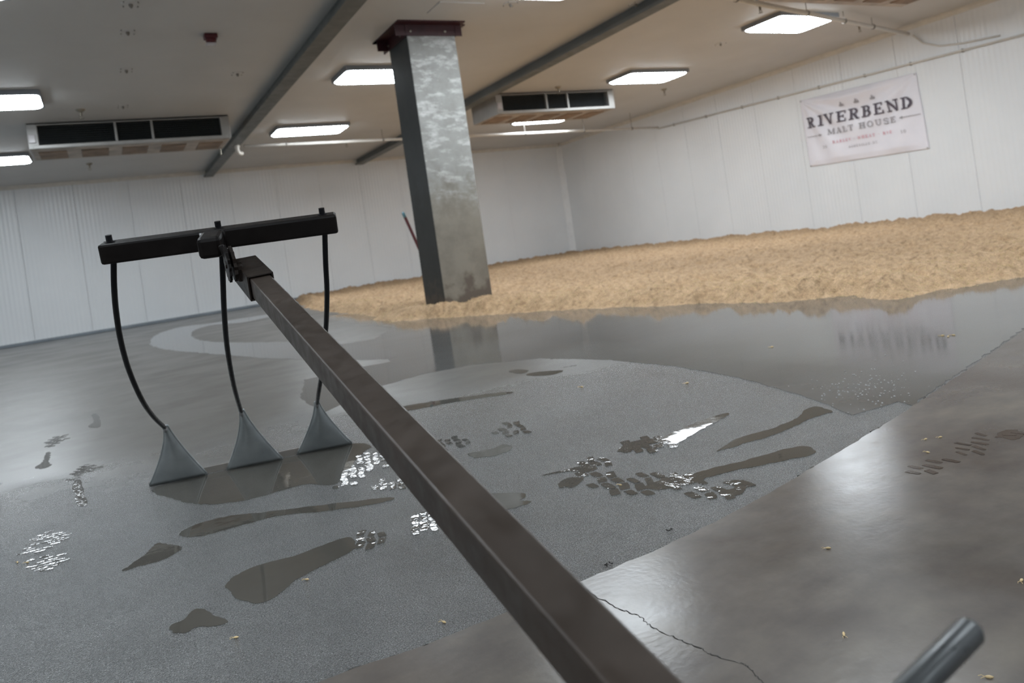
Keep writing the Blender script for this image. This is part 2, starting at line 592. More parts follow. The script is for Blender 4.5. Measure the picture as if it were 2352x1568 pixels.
# coved trims
def cove(name, p0, p1, inward, mat, s=0.06):
    bm = NB()
    p0, p1 = Vector(p0), Vector(p1)
    prof = [(0, 0), (0, -s), (s * 0.12, -s), (s * 0.35, -s * 0.42), (s, -s * 0.12), (s, 0)]
    rows = []
    for p in (p0, p1):
        rows.append([bm.verts.new(p + Vector(inward) * a + Vector((0, 0, b))) for a, b in prof])
    k = len(prof)
    for i in range(k):
        bm.faces.new((rows[0][i], rows[0][(i + 1) % k], rows[1][(i + 1) % k], rows[1][i]))
    bm.faces.new(rows[0]); bm.faces.new(rows[1][::-1])
    return structure(obj(name, bm, mat))


cove('trim_1', (LW, RD, RH), (RW, RD, RH), (0, -1, 0), MT['trim'], 0.07)
cove('trim_2', (RW, RF, RH), (RW, RD, RH), (-1, 0, 0), MT['trim'], 0.07)
bm = NB()
prism(bm, [(RW, RD), (RW - 0.12, RD), (RW - 0.10, RD - 0.025), (RW - 0.025, RD - 0.10), (RW, RD - 0.12)], 0, RH - 0.06)
structure(obj('trim_3', bm, MT['white_trim']))
bm = NB()
box(bm, ((LW + RW) / 2, RD - 0.018, 0.03), (RW - LW, 0.036, 0.06), bevel=0.008)
structure(obj('baseboard_back', bm, MT['base']))

# dry apron slab: edge measured along the slab lip
edge = [(-4.3, 1.52), (-2.6, 1.42), (-1.2, 1.345), (-0.4, 1.30)] + [tuple(flr(px, py)[:2]) for px, py in
        [(780, 1566), (980, 1499), (1190, 1412), (1345, 1347), (1500, 1282), (1640, 1214), (1770, 1144), (1900, 1066), (2010, 1000), (2120, 928), (2230, 853), (2345, 772)]] + [(5.0, 2.10), (8.0, 2.85), (RW, 3.7)]
ed = []
rr = random.Random(3)
for (a, b) in zip(edge[:-1], edge[1:]):
    L_ = math.hypot(b[0] - a[0], b[1] - a[1])
    k = max(2, int(L_ / 0.03)) if -0.5 < a[0] < 3.5 else 8
    for i in range(k):
        t = i / k
        ed.append((a[0] + (b[0] - a[0]) * t + rr.uniform(-1, 1) * 0.0022, a[1] + (b[1] - a[1]) * t + rr.uniform(-1, 1) * 0.0028))
ed.append(edge[-1])
APRON_Z = 0.014
poly = ed + [(RW, RF), (LW, RF)]
ap = structure(obj('floor_apron', prism(NB(), poly, -0.01, APRON_Z), MT['apron']))
ap['label'] = 'dry grey brown concrete apron along the edge of the wet floor'
# worn lip along the slab edge
bm = NB()
rr = random.Random(5)
for i in range(4, len(ed) - 4):
    if ed[i][0] < 0.1 or ed[i][0] > 3.4 or rr.random() > 0.13:
        continue
    a, b = Vector((*ed[i], 0)), Vector((*ed[i + 1], 0))
    t = (b - a).normalized(); n_ = Vector((-t.y, t.x, 0))
    c = a + n_ * rr.uniform(-0.001, 0.004)
    box(bm, (c.x, c.y, APRON_Z * 0.55), (rr.uniform(0.008, 0.024), rr.uniform(0.003, 0.006), APRON_Z * 0.9), frame(n_), 0.0015)
tag(obj('edge_chips', bm, MT['crack'], ap), 'dark chipped spots along the slab edge', kind='stuff')
# hairline crack running across the apron
bm = NB()
cr_px = [(1343, 1352), (1372, 1372), (1400, 1385), (1425, 1400), (1446, 1407), (1470, 1415), (1487, 1432), (1510, 1446), (1545, 1462), (1580, 1477), (1610, 1488), (1625, 1500), (1660, 1512), (1700, 1522), (1716, 1528), (1730, 1545), (1750, 1562), (1775, 1590)]
pp = [flr(a, b, APRON_Z) for a, b in cr_px]
cp = []
rr = random.Random(11)
for a, b in zip(pp[:-1], pp[1:]):
    for i in range(5):
        q = a.lerp(b, i / 5)
        cp.append(q + Vector((rr.uniform(-1, 1), rr.uniform(-1, 1), 0)) * 0.0022)
prev = None
for i, q in enumerate(cp[:-1]):
    t = (cp[i + 1] - q).normalized(); n_ = Vector((-t.y, t.x, 0)); w = rr.uniform(0.0003, 0.0013)
    cur = (bm.verts.new(q + n_ * w + Vector((0, 0, 0.0006))), bm.verts.new(q - n_ * w + Vector((0, 0, 0.0006))))
    if prev:
        bm.faces.new((prev[0], prev[1], cur[1], cur[0]))
    prev = cur
tag(obj('crack', bm, MT['crack'], ap), 'thin wandering crack in the concrete')

# ------------------------------------------------------------------ ceiling beams
def beam(x, y0, y1, label):
    t = empty('ceiling_beam', (x, (y0 + y1) / 2, RH), label, 'beam', 'steel ceiling beams')
    L_ = y1 - y0
    o = obj('web', boxb((0, 0, -0.06), (0.10, L_, 0.12), bevel=0.004), MT['beam'], t)
    obj('flange', boxb((0, 0, -0.128), (0.19, L_, 0.016), bevel=0.003), MT['beam'], t)
    obj('lip', boxb((-0.088, 0, -0.112), (0.012, L_, 0.03), bevel=0.002), MT['beam'], t)
    obj('lip', boxb((0.088, 0, -0.112), (0.012, L_, 0.03), bevel=0.002), MT['beam'], t)
    return t


beam(2.24, RF, RD - 0.05, 'dark grey steel ceiling beam running past the left evaporator')
beam(5.66, RF, RD - 0.05, 'dark grey steel ceiling beam passing behind the concrete column')

# ------------------------------------------------------------------ light panels
def lamp(x, y, label, group='rectangular ceiling light panels', sx=1.22, sy=0.66):
    t = empty('ceiling_light', (x, y, RH), label, 'light', group)
    obj('housing', boxb((0, 0, -0.03), (sx + 0.03, sy + 0.03, 0.06), bevel=0.01), MT['lampframe'], t)
    bm = NB()
    r_ = 0.09
    pts = []
    for cx_, cy_, a0 in ((sx / 2 - r_, sy / 2 - r_, 0), (-sx / 2 + r_, sy / 2 - r_, 90), (-sx / 2 + r_, -sy / 2 + r_, 180), (sx / 2 - r_, -sy / 2 + r_, 270)):
        for k in range(5):
            a = math.radians(a0 + 22.5 * k)
            pts.append((cx_ + r_ * math.cos(a), cy_ + r_ * math.sin(a)))
    vs_ = [bm.verts.new((p[0], p[1], -0.061)) for p in pts]
    vb = [bm.verts.new((p[0] * 0.97, p[1] * 0.95, -0.075)) for p in pts]
    bm.faces.new(vb)
    for i in range(len(pts)):
        j = (i + 1) % len(pts)
        bm.faces.new((vs_[i], vs_[j], vb[j], vb[i]))
    bm.faces.new(vs_[::-1])
    obj('diffuser', bm, MT['lamp'], t)
    return t


for x, y, lb in [
    (8.60, 6.88, 'bright ceiling light panel above the banner, largest on the right'),
    (8.40, 9.70, 'bright ceiling light panel right of the far evaporator and above the grain'),
    (8.38, 13.10, 'bright ceiling light panel just below the far evaporator'),
    (3.54, 9.24, 'bright ceiling light panel half hidden by the concrete column'),
    (3.42, 12.88, 'bright ceiling light panel left of the column near the back wall'),
    (-1.00, 10.05, 'bright ceiling light panel at the left edge above the left evaporator'),
    (-1.42, 14.00, 'bright ceiling light panel at the left edge below the left evaporator'),
    (-0.98, 6.36, 'ceiling light panel clipped by the top left corner'),
    (3.85, 5.94, 'ceiling light panel at the top edge above the column'),
]:
    lamp(x, y, lb, sx=1.14 if x == 8.60 else 1.22)
for x in (-1.1, 3.7, 8.5):
    for y in (2.9, -0.3, -3.5):
        lamp(x, y, 'ceiling light panel in the near half of the room', 'near ceiling light panels')

# ------------------------------------------------------------------ concrete column with red collar
CX0, CX1, CY0, CY1 = 3.10, 3.67, 7.28, 7.84
colt = empty('concrete_column', ((CX0 + CX1) / 2, (CY0 + CY1) / 2, 0), 'square concrete column with a dark red steel collar at the ceiling', 'column')
ox, oy = colt.location.x, colt.location.y
bm = NB()
box(bm, (0, 0, RH / 2), (CX1 - CX0, CY1 - CY0, RH), bevel=0.012)
sh = obj('shaft', bm, MT['col_front'], colt)
sh.data.materials.append(MT['col_side_shaded'])
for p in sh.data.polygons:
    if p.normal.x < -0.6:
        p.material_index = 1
bm = NB()

def angle_iron(bm, p0, p1, out, s=0.13, t=0.014):
    """L-section: a vertical leg on the shaft face and a flange against the ceiling, pointing outwards"""
    p0, p1, out = Vector(p0), Vector(p1), Vector(out)
    d = (p1 - p0).normalized()
    prof = [(0, 0), (0, -s), (t, -s), (t, -t), (s, -t), (s, 0)]
    rows = [[bm.verts.new(p + out * a + Vector((0, 0, b))) for a, b in prof] for p in (p0, p1)]
    k = len(prof)
    for i in range(k):
        bm.faces.new((rows[0][i], rows[0][(i + 1) % k], rows[1][(i + 1) % k], rows[1][i]))
    bm.faces.new(rows[0]); bm.faces.new(rows[1][::-1])

hw, hd = (CX1 - CX0) / 2, (CY1 - CY0) / 2
for p0, p1, out in (((-hw - .13, -hd, RH), (hw + .08, -hd, RH), (0, -1, 0)), ((-hw - .13, hd, RH), (hw + .08, hd, RH), (0, 1, 0)),
                    ((-hw, -hd - .02, RH), (-hw, hd + .14, RH), (-1, 0, 0)), ((hw, -hd - .02, RH), (hw, hd + .14, RH), (1, 0, 0))):
    bm = NB()
    angle_iron(bm, p0, p1, out)
    col_ = obj('collar_angle', bm, MT['red'], colt)
    d = (Vector(p1) - Vector(p0)).normalized()
    for f_ in (0.22, 0.74):
        c = Vector(p0).lerp(Vector(p1), f_) + Vector(out) * 0.014 + Vector((0, 0, -0.085))
        obj('bolt', lathe(NB(), c, out, [(0.013, 0), (0.013, 0.01), (0.006, 0.011), (0.006, 0.018)], 6), MT['brass'], col_)

# pole leaning behind the column
tip = at(925, 487, 8.75)
foot = Vector((3.62, 8.55, 0.02))
pt = empty('leaning_pole', foot, 'dark red pole with a pale blue tip leaning behind the concrete column', 'pole')
d = tip - foot
obj('shaft', tube(NB(), [Vector((0, 0, 0)), d * 0.95], 0.018, 10), MT['pole_red'], pt, True)
obj('end_cap', tube(NB(), [d * 0.95, d * 0.985, d], [0.019, 0.019, 0.010], 10), MT['pole_blue'], pt, True)

# ------------------------------------------------------------------ evaporators
def evaporator(x0, x1, y0, depth, label, flip=False):
    zb = 2.77
    w = x1 - x0
    h = RH - zb
    t = empty('evaporator', ((x0 + x1) / 2, y0 + depth / 2, RH), label, 'evaporator', 'ceiling evaporators')
    hx, hy = w / 2, depth / 2
    al, bk = MT['alu'], MT['black']
    # housing: top plate, ends, back
    bm = NB()
    box(bm, (0, 0, -0.012), (w, depth, 0.024))
    box(bm, (0, hy - 0.012, -h / 2), (w, 0.024, h))
    obj('housing', bm, al, t)
    for s in (-1, 1):
        ep = obj('end_panel', boxb((s * (hx - 0.06), 0, -h / 2), (0.12, depth, h), bevel=0.006), al, t)
        if s == -1:
            obj('junction_box', boxb((s * (hx - 0.05), -hy - 0.015, -h * 0.62), (0.08, 0.03, 0.11), bevel=0.006), MT['lens'], ep)
    obj('top_rail', boxb((0, -hy + 0.015, -0.018), (w - 0.2, 0.03, 0.036), bevel=0.004), al, t)
    obj('bottom_rail', boxb((0, -hy + 0.03, -h + 0.025), (w - 0.1, 0.07, 0.05), bevel=0.008), al, t)
    obj('coil', boxb((0, -hy + 0.16, -h / 2), (w - 0.22, 0.06, h - 0.06)), bk, t)
    gx0, gx1 = -hx + 0.12, hx - 0.12
    divs = [gx0 + (gx1 - gx0) * 0.40, gx0 + (gx1 - gx0) * 0.60]
    for dx in divs:
        obj('divider', boxb((dx, -hy + 0.03, -h / 2), (0.03, 0.05, h - 0.06), bevel=0.004), al, t)
    lv = None
    xs = [gx0] + divs + [gx1]
    n_l = 9
    for a, b in zip(xs[:-1], xs[1:]):
        rot = Matrix.Rotation(math.radians(30), 3, 'X')
        lv = None
        for k in range(n_l):
            loc_ = ((a + b) / 2, -hy + 0.06, -0.05 - (h - 0.11) * k / (n_l - 1))
            if lv is None:
                lv = obj('louvre', boxb((0, 0, 0), (b - a - 0.03, 0.035, 0.004), rot), MT['louvre'], t, loc=loc_)
            else:
                obj('louvre', lv.data, None, t, loc=loc_)
    # drain pan with recessed brown panels
    pb = obj('drain_pan', boxb((0, 0.02, -h + 0.006), (w - 0.04, depth - 0.06, 0.02), bevel=0.004), MT['pan'], t)
    n_p = 5
    for k in range(n_p):
        cx_ = -hx + w * (k + 0.5) / n_p
        obj('pan_panel', boxb((cx_, 0.05, -h - 0.008), (w / n_p * 0.66, depth * 0.62, 0.012), bevel=0.003), MT['rust'], pb)
    return t


evaporator(-0.66, 1.88, 11.50, 0.92, 'long ceiling evaporator with black louvres at the left, beside a light panel')
evaporator(5.98, 8.42, 10.72, 0.92, 'ceiling evaporator right of the column with a brown stained underside')
evaporator(6.2, 8.66, 4.42, 0.92, 'ceiling evaporator clipped by the top edge above the banner')

# ------------------------------------------------------------------ small ceiling hardware
st = empty('fire_strobe', (1.20, 7.70, RH), 'small dark red fire alarm strobe on the ceiling', 'alarm')
obj('base', boxb((0, 0, -0.022), (0.125, 0.125, 0.044), bevel=0.008), MT['strobe_red'], st)
obj('dome', lathe(NB(), (0, 0, -0.044), (0, 0, -1), [(0.05, 0), (0.05, 0.03), (0.035, 0.045)], 16), MT['strobe_red'], st)
obj('lens', boxb((-0.005, -0.01, -0.098), (0.095, 0.06, 0.028), bevel=0.01), MT['lens'], st)

def sprinkler(x, y, label):
    t = empty('sprinkler_head', (x, y, RH), label, 'sprinkler', 'fire sprinkler heads on the ceiling')
    obj('escutcheon', lathe(NB(), (0, 0, 0), (0, 0, -1), [(0.055, 0), (0.05, 0.012), (0.03, 0.03), (0.016, 0.035)], 14), MT['brass'], t)
    obj('stem', lathe(NB(), (0, 0, -0.03), (0, 0, -1), [(0.015, 0), (0.015, 0.03), (0.010, 0.055)], 10), MT['brass'], t)
    bm = NB()
    for s in (-1, 1):
        tube(bm, [(s * 0.010, 0, -0.07), (s * 0.022, 0, -0.09), (s * 0.006, 0, -0.115)], 0.004, 6)
    obj('yoke', bm, MT['brass'], t)
    obj('deflector', lathe(NB(), (0, 0, -0.115), (0, 0, -1), [(0.026, 0), (0.026, 0.004)], 12), MT['brass'], t)


for px, py, lb in [(185, 255, 'sprinkler head in front of the left evaporator'),
                   (205, 378, 'sprinkler head under the left evaporator near the back wall'),
                   (1282, 202, 'sprinkler head in front of the far evaporator'),
                   (1525, 207, 'sprinkler head beside the right light panel over the grain'),
                   (1745, 12, 'dark sprinkler head at the top edge left of the largest light panel'),
                   (1973, 58, 'sprinkler head right of the largest light panel'),
                   (795, 326, 'sprinkler head left of the column beside the far pipe')]:
    p = flr(px, py, RH - 0.02)
    sprinkler(p.x, p.y, lb)
# ceiling fasteners: four short pins around a central bolt
def fastener(x, y, label):
    t = empty('ceiling_fastener', (x, y, RH), label, 'fastener', 'ceiling fasteners')
    obj('plate', lathe(NB(), (0, 0, 0), (0, 0, -1), [(0.075, 0), (0.07, 0.006)], 16), MT['ceiling'], t)
    obj('bolt', lathe(NB(), (0, 0, -0.005), (0, 0, -1), [(0.016, 0), (0.016, 0.018), (0.006, 0.035)], 8), MT['rod'], t)
    for sx, sy in ((1, 1), (-1, 1), (1, -1), (-1, -1)):
        obj('pin', lathe(NB(), (sx * 0.055, sy * 0.055, -0.004), (0, 0, -1), [(0.006, 0), (0.005, 0.010)], 8), MT['rod'], t)


for px, py, lb in [(293, 72, 'ceiling fastener left of the fire strobe'),
                   (290, 160, 'ceiling fastener between the fire strobe and the left evaporator'),
                   (300, 8, 'ceiling fastener at the top edge left of the fire strobe'),
                   (282, 243, 'ceiling fastener right above the left evaporator'),
                   (1172, 8, 'ceiling fastener at the top edge right of the column'),
                   (1460, 8, 'ceiling fastener at the top edge beside the right beam'),
                   (1655, 100, 'ceiling fastener left of the largest light panel'),
                   (545, 168, 'faint ceiling fastener below the fire strobe')]:
    p = flr(px, py, RH)
    fastener(p.x, p.y, lb)

sn = flr(505, 335, 3.0)
t = empty('black_sensor', (sn.x, sn.y, RH), 'small black ball sensor hanging beside the left beam', 'sensor')
obj('stem', lathe(NB(), (0, 0, 0), (0, 0, -1), [(0.03, 0), (0.01, 0.02), (0.01, 0.09)], 8), MT['black'], t)
obj('ball', lathe(NB(), (0, 0, -0.08), (0, 0, -1), [(0.01, 0), (0.035, 0.015), (0.045, 0.045), (0.035, 0.075), (0.01, 0.09)], 14), MT['black'], t, True)
obj('nozzle', lathe(NB(), (0, 0, -0.17), (0, 0, -1), [(0.012, 0), (0.012, 0.10), (0.02, 0.12)], 8), MT['brass'], t)

# pipes
def pipe(name, pts, rad, label, hangers=(), clamps=(), mat='pvc'):
    t = empty(name, pts[0], label, 'pipe')
    o = Vector(pts[0])
    P = [Vector(p) - o for p in pts]
    obj('tube', tube(NB(), P, rad, 10), MT[mat], t, True)
    for hpos in hangers:
        a = Vector(hpos) - o
        bm = NB()
        tube(bm, [a + Vector((0, 0, 0.005)), Vector((a.x, a.y, RH - o.z))], 0.005, 6)
        lathe(bm, a - Vector((0, 0, 0.0)), (P[1] - P[0]).normalized(), [(rad + 0.008, -0.012), (rad + 0.008, 0.012)], 10)
        obj('hanger', bm, MT['rod'], t)
    for cpos, out in clamps:
        a = Vector(cpos) - o
        bm = NB()
        box(bm, a + Vector(out) * -0.012, (0.04, 0.022, 0.05) if abs(out[0]) > 0.5 else (0.022, 0.04, 0.05), bevel=0.004)
        obj('clamp', bm, MT['rod'], t)
    return t


A, B = Vector((2.42, 13.62, 2.99)), Vector((11.44, 13.12, 2.74))
pipe('drain_pipe', [A, B], 0.026, 'cream plastic pipe running under the ceiling in front of the back wall',
     hangers=[A.lerp(B, f_) for f_ in (0.08, 0.28, 0.62, 0.78, 0.92)])
t = empty('pipe_elbow', (2.30, 13.45, 2.88), 'white plastic pipe elbow fixed on the left beam', 'pipe fitting')
obj('body', tube(NB(), [(-0.03, 0, 0.10), (-0.03, 0, 0.02), (-0.01, 0.02, -0.03), (0.05, 0.05, -0.04)], 0.036, 10), MT['pvc'], t, True)
obj('collar', lathe(NB(), (-0.03, 0, 0.06), (0, 0, 1), [(0.048, 0), (0.048, 0.05)], 12), MT['pvc'], t)
A, B = Vector((RW - 0.04, 13.1, 2.71)), Vector((RW - 0.04, 3.0, 2.40))
pipe('wall_conduit', [A, B], 0.015, 'thin conduit clipped along the right wall above the banner',
     clamps=[(A.lerp(B, f_), (-1, 0, 0)) for f_ in (0.05, 0.15, 0.25, 0.34, 0.43, 0.52, 0.60, 0.68, 0.77, 0.86)], mat='trim')
A, B = Vector((4.9, 5.52, 3.0)), Vector((11.40, 6.98, 2.98))
pipe('drain_pipe', [A, B], 0.030, 'cream plastic pipe sloping past the largest light panel to the right wall',
     hangers=[A.lerp(B, f_) for f_ in (0.25, 0.50, 0.66, 0.80)])
tag(obj('hung_cable', tube(NB(), [Vector((11.44, 6.93, 2.94)), Vector((11.45, 6.80, 2.78)), Vector((11.45, 6.55, 2.66)), Vector((11.45, 6.2, 2.60)), Vector((11.45, 5.7, 2.555))], 0.012, 8), MT['trim'], None, True),
    'thin pale cable sagging from the pipe end along the right wall', 'cable')

# ------------------------------------------------------------------ banner on the right wall
TLb, TRb, BRb, BLb = (9.215, 2.44), (6.985, 2.365), (6.945, 1.15), (9.19, 1.21)
BX = RW - 0.03


def bpt(u, v, off=0.0):
    yy = (1 - v) * ((1 - u) * BLb[0] + u * BRb[0]) + v * ((1 - u) * TLb[0] + u * TRb[0])
    zz = (1 - v) * ((1 - u) * BLb[1] + u * BRb[1]) + v * ((1 - u) * TLb[1] + u * TRb[1])
    # slack folds hanging from the two upper corners
    dl = math.hypot(u, (1 - v) * 0.6); dr = math.hypot(1 - u, (1 - v) * 0.6)
    al_ = math.atan2((1 - v) * 0.6, u + 1e-6); ar_ = math.atan2((1 - v) * 0.6, 1 - u + 1e-6)
    wv = 0.016 * math.sin(al_ * 13) * math.exp(-((dl - 0.35) / 0.3) ** 2) + 0.014 * math.sin(ar_ * 11 + 1) * math.exp(-((dr - 0.4) / 0.3) ** 2)
    wv += 0.01 * math.sin(u * 7) * v * (1 - v) * 4 * 0.5
    ef = min(1, min(u, 1 - u, v, 1 - v) / 0.08)
    return Vector((BX + 0.022 - (wv * 1.5 + 0.03) * ef - off, yy, zz))


bt = empty('wall_banner', bpt(0.5, 0), 'white banner with dark slab serif lettering hung on the right wall', 'banner')
bo = bt.location.copy()
bm = NB()
NU, NV = 110, 66
g = [[bm.verts.new(bpt(i / NU, j / NV) - bo) for i in range(NU + 1)] for j in range(NV + 1)]
for j in range(NV):
    for i in range(NU):
        bm.faces.new((g[j][i], g[j][i + 1], g[j + 1][i + 1], g[j + 1][i]))
o = obj('cloth', bm, MT['vinyl'], bt, True)
md = o.modifiers.new('thickness', 'SOLIDIFY'); md.thickness = 0.003
for nm, u, v in (('grommet', .012, .985), ('grommet', .988, .985), ('grommet', .012, .015), ('grommet', .988, .015)):
    obj('grommet', lathe(NB(), bpt(u, v, 0.002) - bo, (-1, 0, 0), [(0.013, 0), (0.013, 0.004), (0.008, 0.006)], 12), MT['alu'], bt)

# slab serif lettering built from strokes in a unit box
def rib(pts, w):
    return ('r', pts, w)


def arc(cx_, cy_, rx_, ry_, a0, a1, n=10):
    return [(cx_ + rx_ * math.cos(math.radians(a0 + (a1 - a0) * k / n)), cy_ + ry_ * math.sin(math.radians(a0 + (a1 - a0) * k / n))) for k in range(n + 1)]


def stem(x, t=0.2, sw=0.13, top=True, bot=True):
    s = [rib([(x, 0), (x, 1)], t)]
    if bot: s.append(rib([(x - t / 2 - sw, 0.055), (x + t / 2 + sw, 0.055)], 0.11))
    if top: s.append(rib([(x - t / 2 - sw, 0.945), (x + t / 2 + sw, 0.945)], 0.11))
    return s


GL = {
    'I': (0.5, stem(0.25)),
    'R': (1.0, stem(0.25) + [rib([(0.25, 0.945), (0.55, 0.945)] + arc(0.55, 0.73, 0.21, 0.215, 90, -90) + [(0.25, 0.515)], 0.11), rib(arc(0.55, 0.73, 0.20, 0.15, 80, -80), 0.18), rib([(0.48, 0.5), (0.76, 0.06)], 0.2), rib([(0.66, 0.055), (0.98, 0.055)], 0.11)]),
    'B': (0.95, stem(0.25) + [rib([(0.25, 0.945), (0.53, 0.945)] + arc(0.53, 0.735, 0.18, 0.21, 90, -90) + [(0.25, 0.525)], 0.11), rib(arc(0.53, 0.735, 0.17, 0.15, 80, -80), 0.17),
                  rib([(0.25, 0.525), (0.56, 0.525)] + arc(0.56, 0.29, 0.22, 0.235, 90, -90) + [(0.25, 0.055)], 0.11), rib(arc(0.56, 0.29, 0.21, 0.17, 80, -80), 0.19)]),
    'D': (1.0, stem(0.25) + [rib([(0.25, 0.945), (0.5, 0.945)] + arc(0.5, 0.5, 0.34, 0.445, 90, -90, 14) + [(0.25, 0.055)], 0.11), rib(arc(0.5, 0.5, 0.33, 0.36, 75, -75, 12), 0.2)]),
    'E': (0.9, stem(0.25) + [rib([(0.25, 0.945), (0.82, 0.945)], 0.11), rib([(0.25, 0.055), (0.84, 0.055)], 0.11), rib([(0.3, 0.5), (0.62, 0.5)], 0.11), rib([(0.79, 0.72), (0.79, 1.0)], 0.1), rib([(0.81, 0.0), (0.81, 0.3)], 0.1), rib([(0.62, 0.36), (0.62, 0.64)], 0.09)]),
    'V': (1.0, [rib([(0.2, 0.95), (0.5, 0.02)], 0.2), rib([(0.8, 0.95), (0.53, 0.02)], 0.11), rib([(0.02, 0.945), (0.42, 0.945)], 0.11), rib([(0.62, 0.945), (0.98, 0.945)], 0.11)]),
    'N': (1.05, [rib([(0.22, 0), (0.22, 1)], 0.11), rib([(0.84, 0), (0.84, 1)], 0.11), rib([(0.2, 0.98), (0.84, 0.02)], 0.2), rib([(0.04, 0.055), (0.4, 0.055)], 0.11), rib([(0.04, 0.945), (0.3, 0.945)], 0.11), rib([(0.66, 0.945), (1.02, 0.945)], 0.11)]),
    'M': (1.2, [rib([(0.2, 0), (0.2, 1)], 0.1), rib([(1.0, 0), (1.0, 1)], 0.18), rib([(0.2, 0.97), (0.58, 0.1)], 0.18), rib([(1.0, 0.97), (0.6, 0.1)], 0.09), rib([(0.03, 0.05), (0.37, 0.05)], 0.1), rib([(0.8, 0.05), (1.18, 0.05)], 0.1), rib([(0.03, 0.95), (0.28, 0.95)], 0.1), rib([(0.95, 0.95), (1.18, 0.95)], 0.1)]),
    'A': (1.0, [rib([(0.5, 1.0), (0.8, 0.02)], 0.19), rib([(0.5, 0.98), (0.2, 0.02)], 0.09), rib([(0.3, 0.33), (0.7, 0.33)], 0.09), rib([(0.03, 0.05), (0.37, 0.05)], 0.1), rib([(0.6, 0.05), (0.99, 0.05)], 0.1)]),
    'L': (0.85, stem(0.25) + [rib([(0.25, 0.05), (0.8, 0.05)], 0.1), rib([(0.77, 0), (0.77, 0.32)], 0.09)]),
    'T': (0.9, stem(0.45, top=False) + [rib([(0.06, 0.95), (0.84, 0.95)], 0.1), rib([(0.09, 0.68), (0.09, 1)], 0.09), rib([(0.81, 0.68), (0.81, 1)], 0.09)]),
    'H': (1.05, stem(0.25) + stem(0.8) + [rib([(0.25, 0.5), (0.8, 0.5)], 0.1)]),
    'O': (1.0, [rib(arc(0.5, 0.5, 0.36, 0.45, 0, 360, 24), 0.14)]),
    'U': (1.0, [rib([(0.24, 0.97), (0.24, 0.35)] + arc(0.5, 0.35, 0.26, 0.29, 180, 360, 12) + [(0.78, 0.97)], 0.13), rib([(0.04, 0.95), (0.44, 0.95)], 0.1), rib([(0.62, 0.95), (0.95, 0.95)], 0.1)]),
    'S': (0.8, [rib(arc(0.4, 0.73, 0.25, 0.21, 20, 250, 12) + arc(0.4, 0.28, 0.27, 0.23, 80, -160, 12), 0.14), rib([(0.66, 0.7), (0.66, 0.98)], 0.08), rib([(0.12, 0.02), (0.12, 0.3)], 0.08)]),
    'C': (0.9, [rib(arc(0.47, 0.5, 0.33, 0.45, 40, 320, 18), 0.15)]),
    'W': (1.3, [rib([(0.15, 0.97), (0.4, 0.03)], 0.17), rib([(0.4, 0.03), (0.65, 0.95)], 0.1), rib([(0.65, 0.95), (0.9, 0.03)], 0.17), rib([(0.9, 0.03), (1.15, 0.97)], 0.1)]),
    'Y': (0.95, [rib([(0.15, 0.97), (0.47, 0.45)], 0.17), rib([(0.8, 0.97), (0.47, 0.45)], 0.12), rib([(0.47, 0), (0.47, 0.5)], 0.18)]),
    '2': (0.8, [rib(arc(0.4, 0.7, 0.25, 0.24, 170, -30, 10) + [(0.15, 0.08)], 0.14), rib([(0.1, 0.06), (0.7, 0.06)], 0.12)]),
    '0': (0.85, [rib(arc(0.42, 0.5, 0.28, 0.44, 0, 360, 20), 0.14)]),
    '1': (0.6, [rib([(0.32, 0), (0.32, 1)], 0.16), rib([(0.12, 0.8), (0.32, 0.96)], 0.1), rib([(0.1, 0.05), (0.54, 0.05)], 0.1)]),
    '.': (0.5, [rib([(0.16, 0.5), (0.34, 0.5)], 0.18)]),
    ' ': (0.5, []),
}
ASP = 2.24 / 1.22


def ribbon_into(bm, pts, w, fn):
    """flat stroke; fn maps letter space to banner space"""
    fine = []
    for a, b in zip(pts[:-1], pts[1:]):
        k = 3
        for i in range(k):
            fine.append((a[0] + (b[0] - a[0]) * i / k, a[1] + (b[1] - a[1]) * i / k))
    fine.append(pts[-1])
    prev = None
    n = len(fine)
    for i, p in enumerate(fine):
        q0, q1 = fine[max(i - 1, 0)], fine[min(i + 1, n - 1)]
        tx, ty = q1[0] - q0[0], q1[1] - q0[1]
        l_ = math.hypot(tx, ty) or 1
        nx, ny = -ty / l_, tx / l_
        cur = [bm.verts.new(fn(p[0] + nx * w * s, p[1] + ny * w * s)) for s in (0.5, 0, -0.5)]
        if prev:
            for k in range(2):
                bm.faces.new((prev[k], prev[k + 1], cur[k + 1], cur[k]))
        prev = cur


def lettering(text, u0, u1, v0, v1, mat, gap=0.16, bold=1.0, single=False):
    tot = sum(GL[c][0] for c in text) + gap * (len(text) - 1)
    sx = (u1 - u0) / tot
    bm = NB()
    xx = 0.0
    for c in text:
        wd_, strokes = GL[c]
        for _, pts, w in strokes:
            ribbon_into(bm, pts, w * bold, lambda a, b, xx=xx: bpt(u0 + (xx + a) * sx, v0 + b * (v1 - v0), 0.020) - bo)
        xx += wd_ + gap
        if single and strokes:
            obj('letter', bm, mat, bt)
            bm = NB()
    if single:
        bm.free()
        return
    return tag(obj('small_lettering', bm, mat, bt), kind='stuff')


